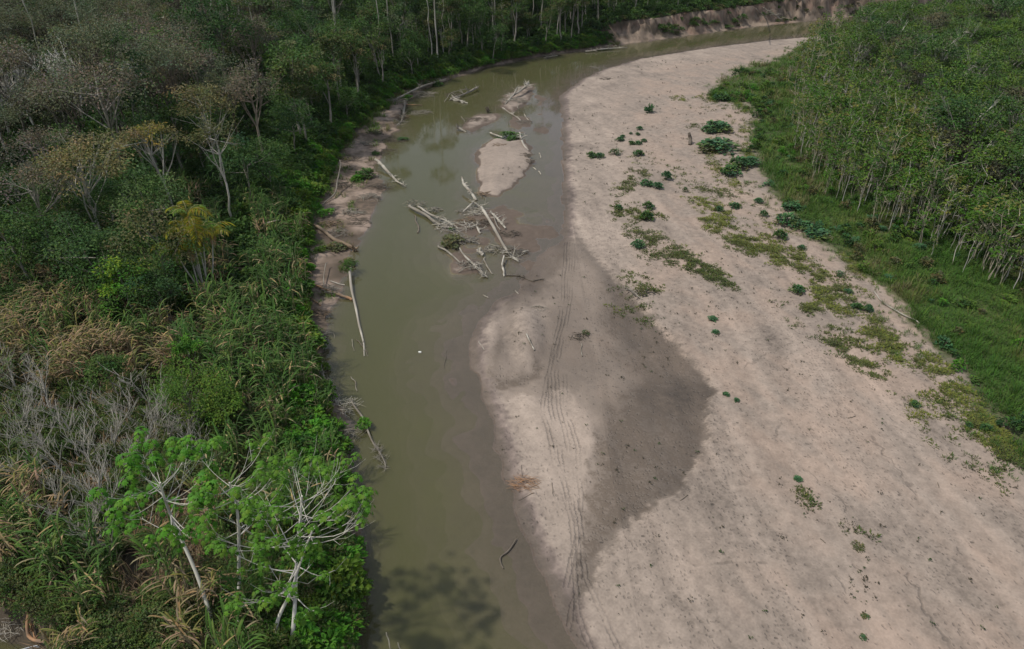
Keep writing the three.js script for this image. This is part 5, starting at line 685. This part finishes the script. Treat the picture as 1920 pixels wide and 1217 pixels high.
{ // bow of a grey boat drawn up at the lower left corner
  const p = ground(62, 1246), o = thing('boat', 'bow of a pale grey wooden boat at the bottom left corner', 'boat', null, p.x, max(p.y, 0) + 0.12, -p.f);
  const hull = new Geo(true), n = 12, L = 3.6, mat = new THREE.MeshStandardMaterial({ vertexColors: true, roughness: 0.6, side: THREE.DoubleSide }); mat.name = 'boat_paint';
  const ring = (t, off) => { const w = 0.5 * sin(min(1, (1 - t) * 1.6) * PI / 2) + 0.001, d = 0.42, x = -L / 2 + t * L; return [-1, -0.75, 0, 0.75, 1].map((s) => [x, d * (abs(s) === 1 ? 1 + 0.35 * t * t : abs(s) > 0.5 ? 0.25 : 0.02) - off * 0.02 + 0.25 * t * t * t, s * (w - off * 0.02)]); };
  for (const off of [0, 1]) { let prev; for (let i = 0; i <= n; i++) { const c = off ? [0.22, 0.23, 0.24] : [0.36, 0.39, 0.43], row = ring(i / n, off).map(([x, y, z]) => hull.v(x, y, z, c, 0, 1, z > 0 ? 0.6 : -0.6)); if (prev) for (let k = 0; k < 4; k++) { hull.t(prev[k], row[k], row[k + 1]); hull.t(prev[k], row[k + 1], prev[k + 1]); } prev = row; } }
  const hg = hull.geometry(); hg.computeVertexNormals(); const hm = new THREE.Mesh(hg, mat); hm.name = 'hull'; o.add(hm);
  for (const s of [-1, 1]) { const g = new Geo(true), P = many(9, (i) => { const q = ring(i / 8, 0)[s < 0 ? 0 : 4]; return V(...q); }); tube(g, P, () => 0.025, 6, [0.5, 0.52, 0.54]); g.mesh('gunwale', mat, o); }
  for (const x of [-0.9, 0.4]) { const b = new THREE.Mesh(new THREE.BoxGeometry(0.22, 0.03, 0.86), new THREE.MeshStandardMaterial({ color: new THREE.Color().setRGB(0.3, 0.26, 0.2), roughness: 0.8 })); b.name = 'bench'; b.position.set(x, 0.3, 0); o.add(b); }
  o.rotation.y = 0.35; shade(o);
}
// ---------------------------------------------------------------- plants of the sand bar
{
  const S = many(6, (i) => shrub(700 + i, { rx: 0.62, ry: 0.62, clumps: 16, per: 20, leaf: 0.22, lw: 0.75, cols: i % 3 === 0 ? LC.blue : i % 3 === 1 ? [...LC.blue, ...LC.mid] : [...LC.blue, [0.11, 0.17, 0.05], [0.13, 0.14, 0.06]] })), W = many(3, (i) => shrub(720 + i, { rx: 0.6, ry: 0.6, clumps: 13, per: 16, leaf: 0.2, cols: [...LC.blue, ...LC.olive] })), r = rng(701);
  const sh = (px, py, w, label, group, kind = S, tall = 1) => { const p = ground(px, py + w * 0.25), k = toPx(p.x, p.y, p.f)[2], s = w / FPX * k / 1.3; return put('sand_shrub', label, 'shrub', group, kind[floor(r() * kind.length)], p.x, p.y, p.f, r() * 6.3, s, s * tall); };
  sh(1218, 206, 18, 'lone tall dark shrub on the upper sand, nearest the far beach', null, S, 1.5);
  sh(1108, 290, 18, 'left one of the close pair of round shrubs nearest the water', null); sh(1124, 291, 17, 'right one of the close pair of round shrubs nearest the water', null);
  sh(1153, 284, 22, 'dull brownish shrub right of the close pair', null, W);
  for (const [a, b, w] of [[1162, 260, 15], [1168, 255, 9], [1200, 240, 12], [1185, 267, 13], [1196, 267, 13], [1207, 263, 11], [1196, 251, 9], [1183, 250, 7]]) sh(a, b, w, 'small dark shrub of the loose cluster on the upper sand', 'small shrubs of the upper sand cluster');
  sh(1195, 286, 20, 'rounded dark shrub at the foot of the upper cluster', null);
  sh(1212, 342, 21, 'left of three dark shrubs beside the weed patch', null); sh(1232, 348, 21, 'middle lower of three dark shrubs beside the weed patch', null); sh(1249, 332, 19, 'right taller of three dark shrubs beside the weed patch', null, S, 1.6);
  sh(1215, 386, 20, 'upper of two stacked dark shrubs in the weed patch', null, S, 1.2); sh(1212, 407, 22, 'lower and larger of two stacked dark shrubs in the weed patch', null, S, 1.5); sh(1160, 388, 16, 'small shrub at the left edge of the weed patch', null);
  sh(1197, 456, 24, 'round dark shrub near the tip of the damp sand', null); sh(1495, 541, 26, 'round dark green shrub alone at the lower edge of the weeds', null);
  sh(1335, 595, 18, 'upper of two leafy plants on the open sand by the damp patch', null, S, 0.6); sh(1341, 620, 14, 'lower of two leafy plants on the open sand by the damp patch', null, S, 0.7);
  sh(1284, 357, 11, 'thin upright plant on bare sand right of the three shrubs', null, W, 1.8); sh(1377, 384, 20, 'dark bush at the top of the yellow-green weeds', null); sh(1348, 392, 14, 'small dark bush at the left of the yellow-green weeds', null, S, 1.3);
  sh(1462, 442, 22, 'tall dark bush at the right end of the weed belt', null, S, 1.5); sh(1503, 463, 15, 'small bush between the weed belt and grass', null); sh(1432, 402, 14, 'bush in a bare gap near the grass edge', null, S, 1.6);
  sh(1604, 572, 20, 'left of two bushes near the white pole', null); sh(1626, 578, 18, 'right narrower bush near the white pole', null, S, 1.4); sh(1575, 512, 18, 'olive bush between the round shrub and the grass', null, W);
  sh(1361, 738, 12, 'left one of two tiny plants right of the damp patch tip', null); sh(1380, 749, 11, 'right one of two tiny plants right of the damp patch tip', null);
  sh(1716, 756, 18, 'small dark plant on the right bare sand', null); sh(1497, 895, 16, 'small dark rosette plant in the lower right sand', null, S, 0.6);
  sh(1607, 1019, 26, 'light green spreading plant in the lower right sand', null, many(2, (i) => shrub(740 + i, { rx: 0.7, ry: 0.25, clumps: 16, per: 12, leaf: 0.16, cols: LC.olive })), 0.8);
  sh(1623, 1153, 16, 'narrow light green plant near the bottom right', null, W, 0.5); sh(1618, 1192, 14, 'lowest light green plant near the bottom right', null, W, 0.5); sh(1098, 622, 15, 'small green bush among debris on the damp sand', null, W);
  sh(1848, 800, 20, 'dark bush at the lower right grass edge', null); sh(1815, 795, 15, 'small dark bush left of the lower right grass edge', null); sh(1725, 592, 12, 'tiny bush beside the lower end of the white pole', null);
  sh(1210, 540, 34, 'yellow-green bush over the dead branch at the damp sand', null, many(2, (i) => shrub(750 + i, { rx: 0.7, ry: 0.55, clumps: 14, per: 14, leaf: 0.2, cols: LC.olive })), 0.9);
  for (const [a, b, w, t, l] of [[1348, 232, 46, 0.7, 'upper blue-green bush mound at the grass edge'], [1330, 240, 30, 0.7, 'left lobe of the upper blue-green mound'], [1345, 265, 62, 0.6, 'large grassy green mound at the grass edge'], [1385, 303, 40, 0.9, 'blue-green bush at the inner bend of the grass edge'], [1372, 318, 36, 0.9, 'lower lobe of the bush at the inner bend'], [1408, 300, 34, 0.8, 'right lobe of the bush at the inner bend'], [1484, 386, 32, 1, 'topmost bush of the three at the weed and grass corner'], [1478, 410, 44, 0.9, 'middle bush of the three at the weed and grass corner'], [1506, 420, 34, 0.8, 'lower small bush at the weed and grass corner'], [1535, 430, 46, 0.6, 'low spreading blue-green bush against the grass'], [1423, 375, 18, 0.9, 'bush just inside the grass edge'], [1352, 180, 30, 0.8, 'leafy bush at the upper corner of the grass'], [1590, 545, 16, 0.9, 'bright bush tucked against the grass edge']]) sh(a, b, w, l, null, S, t);
  // pale green leafy bushes among the debris
  const bush = (px, py, w, label, cols, tall = 0.8) => { const l = level(px, py), k = toPx(l.x, l.y, l.f)[2], s = w / FPX * k / 1.3; put('debris_bush', label, 'shrub', null, shrub(px * 3 + py, { rx: 0.65, ry: 0.6, clumps: 16, per: 20, leaf: 0.22, cols }), l.x, l.y, l.f, r() * 6, s, s * tall); };
  bush(953, 259, 36, 'green bush on top of the largest islet', LC.mid, 0.6); bush(846, 458, 40, 'olive grass clump on the debris island', LC.olive, 0.7); bush(846, 432, 14, 'small dark tuft on the parallel logs', LC.deep); bush(686, 330, 36, 'green tuft on the left mud spit', LC.mid); bush(672, 338, 24, 'brighter tuft beside the green tuft on the mud spit', LC.bright); bush(612, 402, 34, 'bright green grass clump on the left mud flat', LC.bright, 0.6); bush(704, 290, 14, 'tuft on the head of the sloping bleached trunk', LC.mid); bush(755, 262, 20, 'half-sunk leafy branch in green water', LC.deep, 0.4); bush(822, 160, 18, 'leafy bush at the upper left waterline', LC.mid); bush(800, 158, 14, 'small bush by the long fallen trunk', LC.mid); bush(630, 465, 34, 'olive bush below the thick brown trunk', LC.olive, 0.6); bush(652, 496, 30, 'olive clump at the head of the long thin trunk', LC.olive); bush(600, 470, 24, 'yellow-green plant on the left mud bank', LC.lime, 0.6); bush(586, 640, 26, 'yellowing plant at the lip of the left bank', LC.lime, 0.6); bush(600, 715, 26, 'yellow-green shrub above the grey poles', LC.lime, 0.8); bush(765, 186, 20, 'small green bush amid the upper brush tangle', LC.bright, 0.8);
}
{ // low weeds in drifts over the sand, uncountable
  const wd = many(5, (i) => tuft(760 + i, { n: 16, rx: 0.2, h: 0.26, wid: 0.05, cols: i % 2 ? [[0.13, 0.15, 0.039], [0.111, 0.13, 0.039]] : i === 0 ? [[0.169, 0.195, 0.039], [0.195, 0.208, 0.0455]] : [[0.0783, 0.122, 0.0281], [0.117, 0.111, 0.052]] })), L = [], D = [], r = rng(761);
  // drifts: px, py, half width, half height in pixels, density, slope
  for (const [cx, cy, hw, hh, n, sl, v] of [[1190, 330, 34, 14, 90, -0.3, 2], [1175, 350, 22, 14, 80, -0.4, 2], [1180, 400, 34, 16, 130, 0.1, 1], [1222, 408, 26, 10, 60, 0, 1], [1205, 440, 40, 14, 120, 0.3, 2], [1250, 470, 42, 18, 130, 0.6, 2], [1310, 500, 56, 18, 260, 0.55, 4], [1335, 515, 40, 12, 120, 0.5, 4], [1225, 480, 30, 16, 60, 0.3, 2], [1320, 385, 34, 16, 120, 0.3, 0], [1345, 400, 26, 18, 90, 0.3, 0], [1340, 360, 30, 10, 60, 0.2, 2], [1360, 432, 44, 14, 160, 0.45, 0], [1395, 450, 56, 18, 220, 0.5, 1], [1440, 470, 40, 20, 180, 0.5, 0], [1375, 455, 40, 14, 110, 0.5, 3], [1480, 480, 40, 18, 140, 0.6, 1], [1510, 500, 40, 22, 140, 0.6, 0], [1550, 530, 40, 22, 150, 0.7, 1], [1545, 565, 34, 16, 140, 0.3, 0], [1515, 575, 18, 12, 60, 0.3, 1], [1590, 560, 30, 26, 110, 0.7, 2], [1580, 632, 40, 14, 110, 0.4, 1], [1575, 655, 30, 9, 90, 0.5, 2], [1625, 690, 34, 12, 90, 0.4, 3], [1640, 610, 44, 22, 120, 0.6, 3], [1660, 650, 46, 22, 200, 0.5, 0], [1700, 660, 40, 20, 140, 0.6, 1], [1760, 690, 34, 16, 110, 0.6, 0], [1800, 740, 46, 22, 220, 0.7, 0], [1800, 780, 40, 16, 160, 0.6, 1], [1860, 820, 46, 24, 220, 0.7, 0], [1890, 850, 40, 16, 140, 0.6, 4], [1345, 200, 30, 8, 60, 0, 2], [1300, 235, 20, 6, 30, 0, 2], [1330, 300, 24, 10, 50, 0.5, 2], [1280, 330, 36, 20, 40, 0.2, 4], [1230, 300, 70, 16, 40, 0.2, 4], [1205, 530, 34, 12, 50, 0.3, 1], [1200, 585, 34, 20, 40, 0.2, 4], [1160, 560, 20, 26, 30, 0, 4], [1520, 615, 60, 30, 30, 0.5, 4], [1400, 380, 60, 60, 80, 0.7, 2], [1520, 530, 70, 40, 120, 0.7, 3], [1840, 880, 60, 26, 26, 0.4, 4], [1510, 935, 20, 18, 14, 0.8, 4], [1600, 1000, 40, 20, 10, 0.4, 4]]) for (let i = 0; i < n * 2.1; i++) {
    const a = r() * 2 * PI, q = Math.pow(r(), 0.55) * r.r(0.8, 1.45), u = cos(a) * q * hw, w = sin(a) * q * hh + u * sl, p = ground(cx + u, cy + w), k = 0.35 + 1.6 * fbm(p.x * 0.7, p.f * 1.1, 3) + 1.6 * fbm(p.x * 2.1 + 4, p.f * 2.1, 2); if (r() > k) continue;
    L.push({ x: p.x, f: p.f, y: p.y, v: r() < 0.7 ? v : floor(r() * 5), turn: r() * 6.3, s: r.r(0.6, 1.8), sy: r.r(0.4, 1.3) });
  }
  sow(14, 75, 26, 150, 0.32, 765, (q, roll, rr) => { const g = ras('gr', q.x, q.f); if (g > 0.5 || g < -11 || ras('dl', q.x, q.f) < ras('dr', q.x, q.f) || ras('dr', q.x, q.f) < 9 || riverAt(q.x, q.f)) return false; const n = fbm(g * 0.5 + 2, (q.x - q.f) * 0.16, 3) + 0.5 * fbm(q.x * 1.1, q.f * 1.1, 2); if (roll > (n - 0.03) * ss(-11, -1, g) * 1.6) return false; q.s = rr.r(0.6, 1.7); q.sy = rr.r(0.4, 1.3); q.v = n > 0.35 ? 0 : floor(rr() * 5); q.y = height(q.x, q.f); L.push(q); });
  scatter('sand_weeds', 'low yellow-green weeds in drifts across the sand', 'weeds', wd, L);
  const chip = many(3, (i) => { const g = new Geo(), q = rng(780 + i); for (let k = 0; k < 7; k++) leaf(g, q.s() * 0.1, 0.015 + q() * 0.05, q.s() * 0.1, q.s(), q.r(-0.1, 0.6), q.s(), q.r(0.07, 0.16), q.r(0.04, 0.09), cv(i ? [0.065, 0.0585, 0.039] : [0.0503, 0.0858, 0.0281], q, 0.3), q); return { leaves: [g.geometry(), M.dry] }; });
  sow(0, 56, 22, 190, 1.5, 790, (p, q, rr) => { const n = fbm(p.x * 0.1 + 5, p.f * 0.1, 3); if (ras('dr', p.x, p.f) > ras('dl', p.x, p.f) || riverAt(p.x, p.f) || ras('gr', p.x, p.f) > 0 || q > 0.16 + 0.5 * n) return false; p.s = rr.r(0.4, 1.7) * (p.f > 90 ? 1.4 : 1); p.y = height(p.x, p.f); D.push(p); });
  for (const [cx, cy, hw, hh, n, sl] of [[1515, 945, 20, 26, 26, 0.6], [1620, 1100, 26, 60, 30, 0.4], [1590, 980, 14, 12, 10, 0], [1250, 560, 120, 60, 60, 0.4], [1200, 640, 60, 60, 40, 0.3], [1000, 600, 40, 50, 24, 0], [1460, 560, 120, 50, 40, 0.4], [1170, 290, 60, 40, 40, 0.3], [960, 320, 20, 10, 12, 0], [1850, 885, 60, 30, 30, 0.4]]) for (let i = 0; i < n; i++) { const u = r.s() * hw, p = ground(cx + u, cy + r.s() * hh + u * sl); D.push({ x: p.x, f: p.f, y: p.y, v: floor(r() * 3), turn: r() * 6.3, s: r.r(0.4, 1.5) }); }
  scatter('drift_litter', 'dark scraps of leaf and bark scattered over the sand', 'litter', chip, D);
}
console.log('props done');
renderer.render(scene, camera);
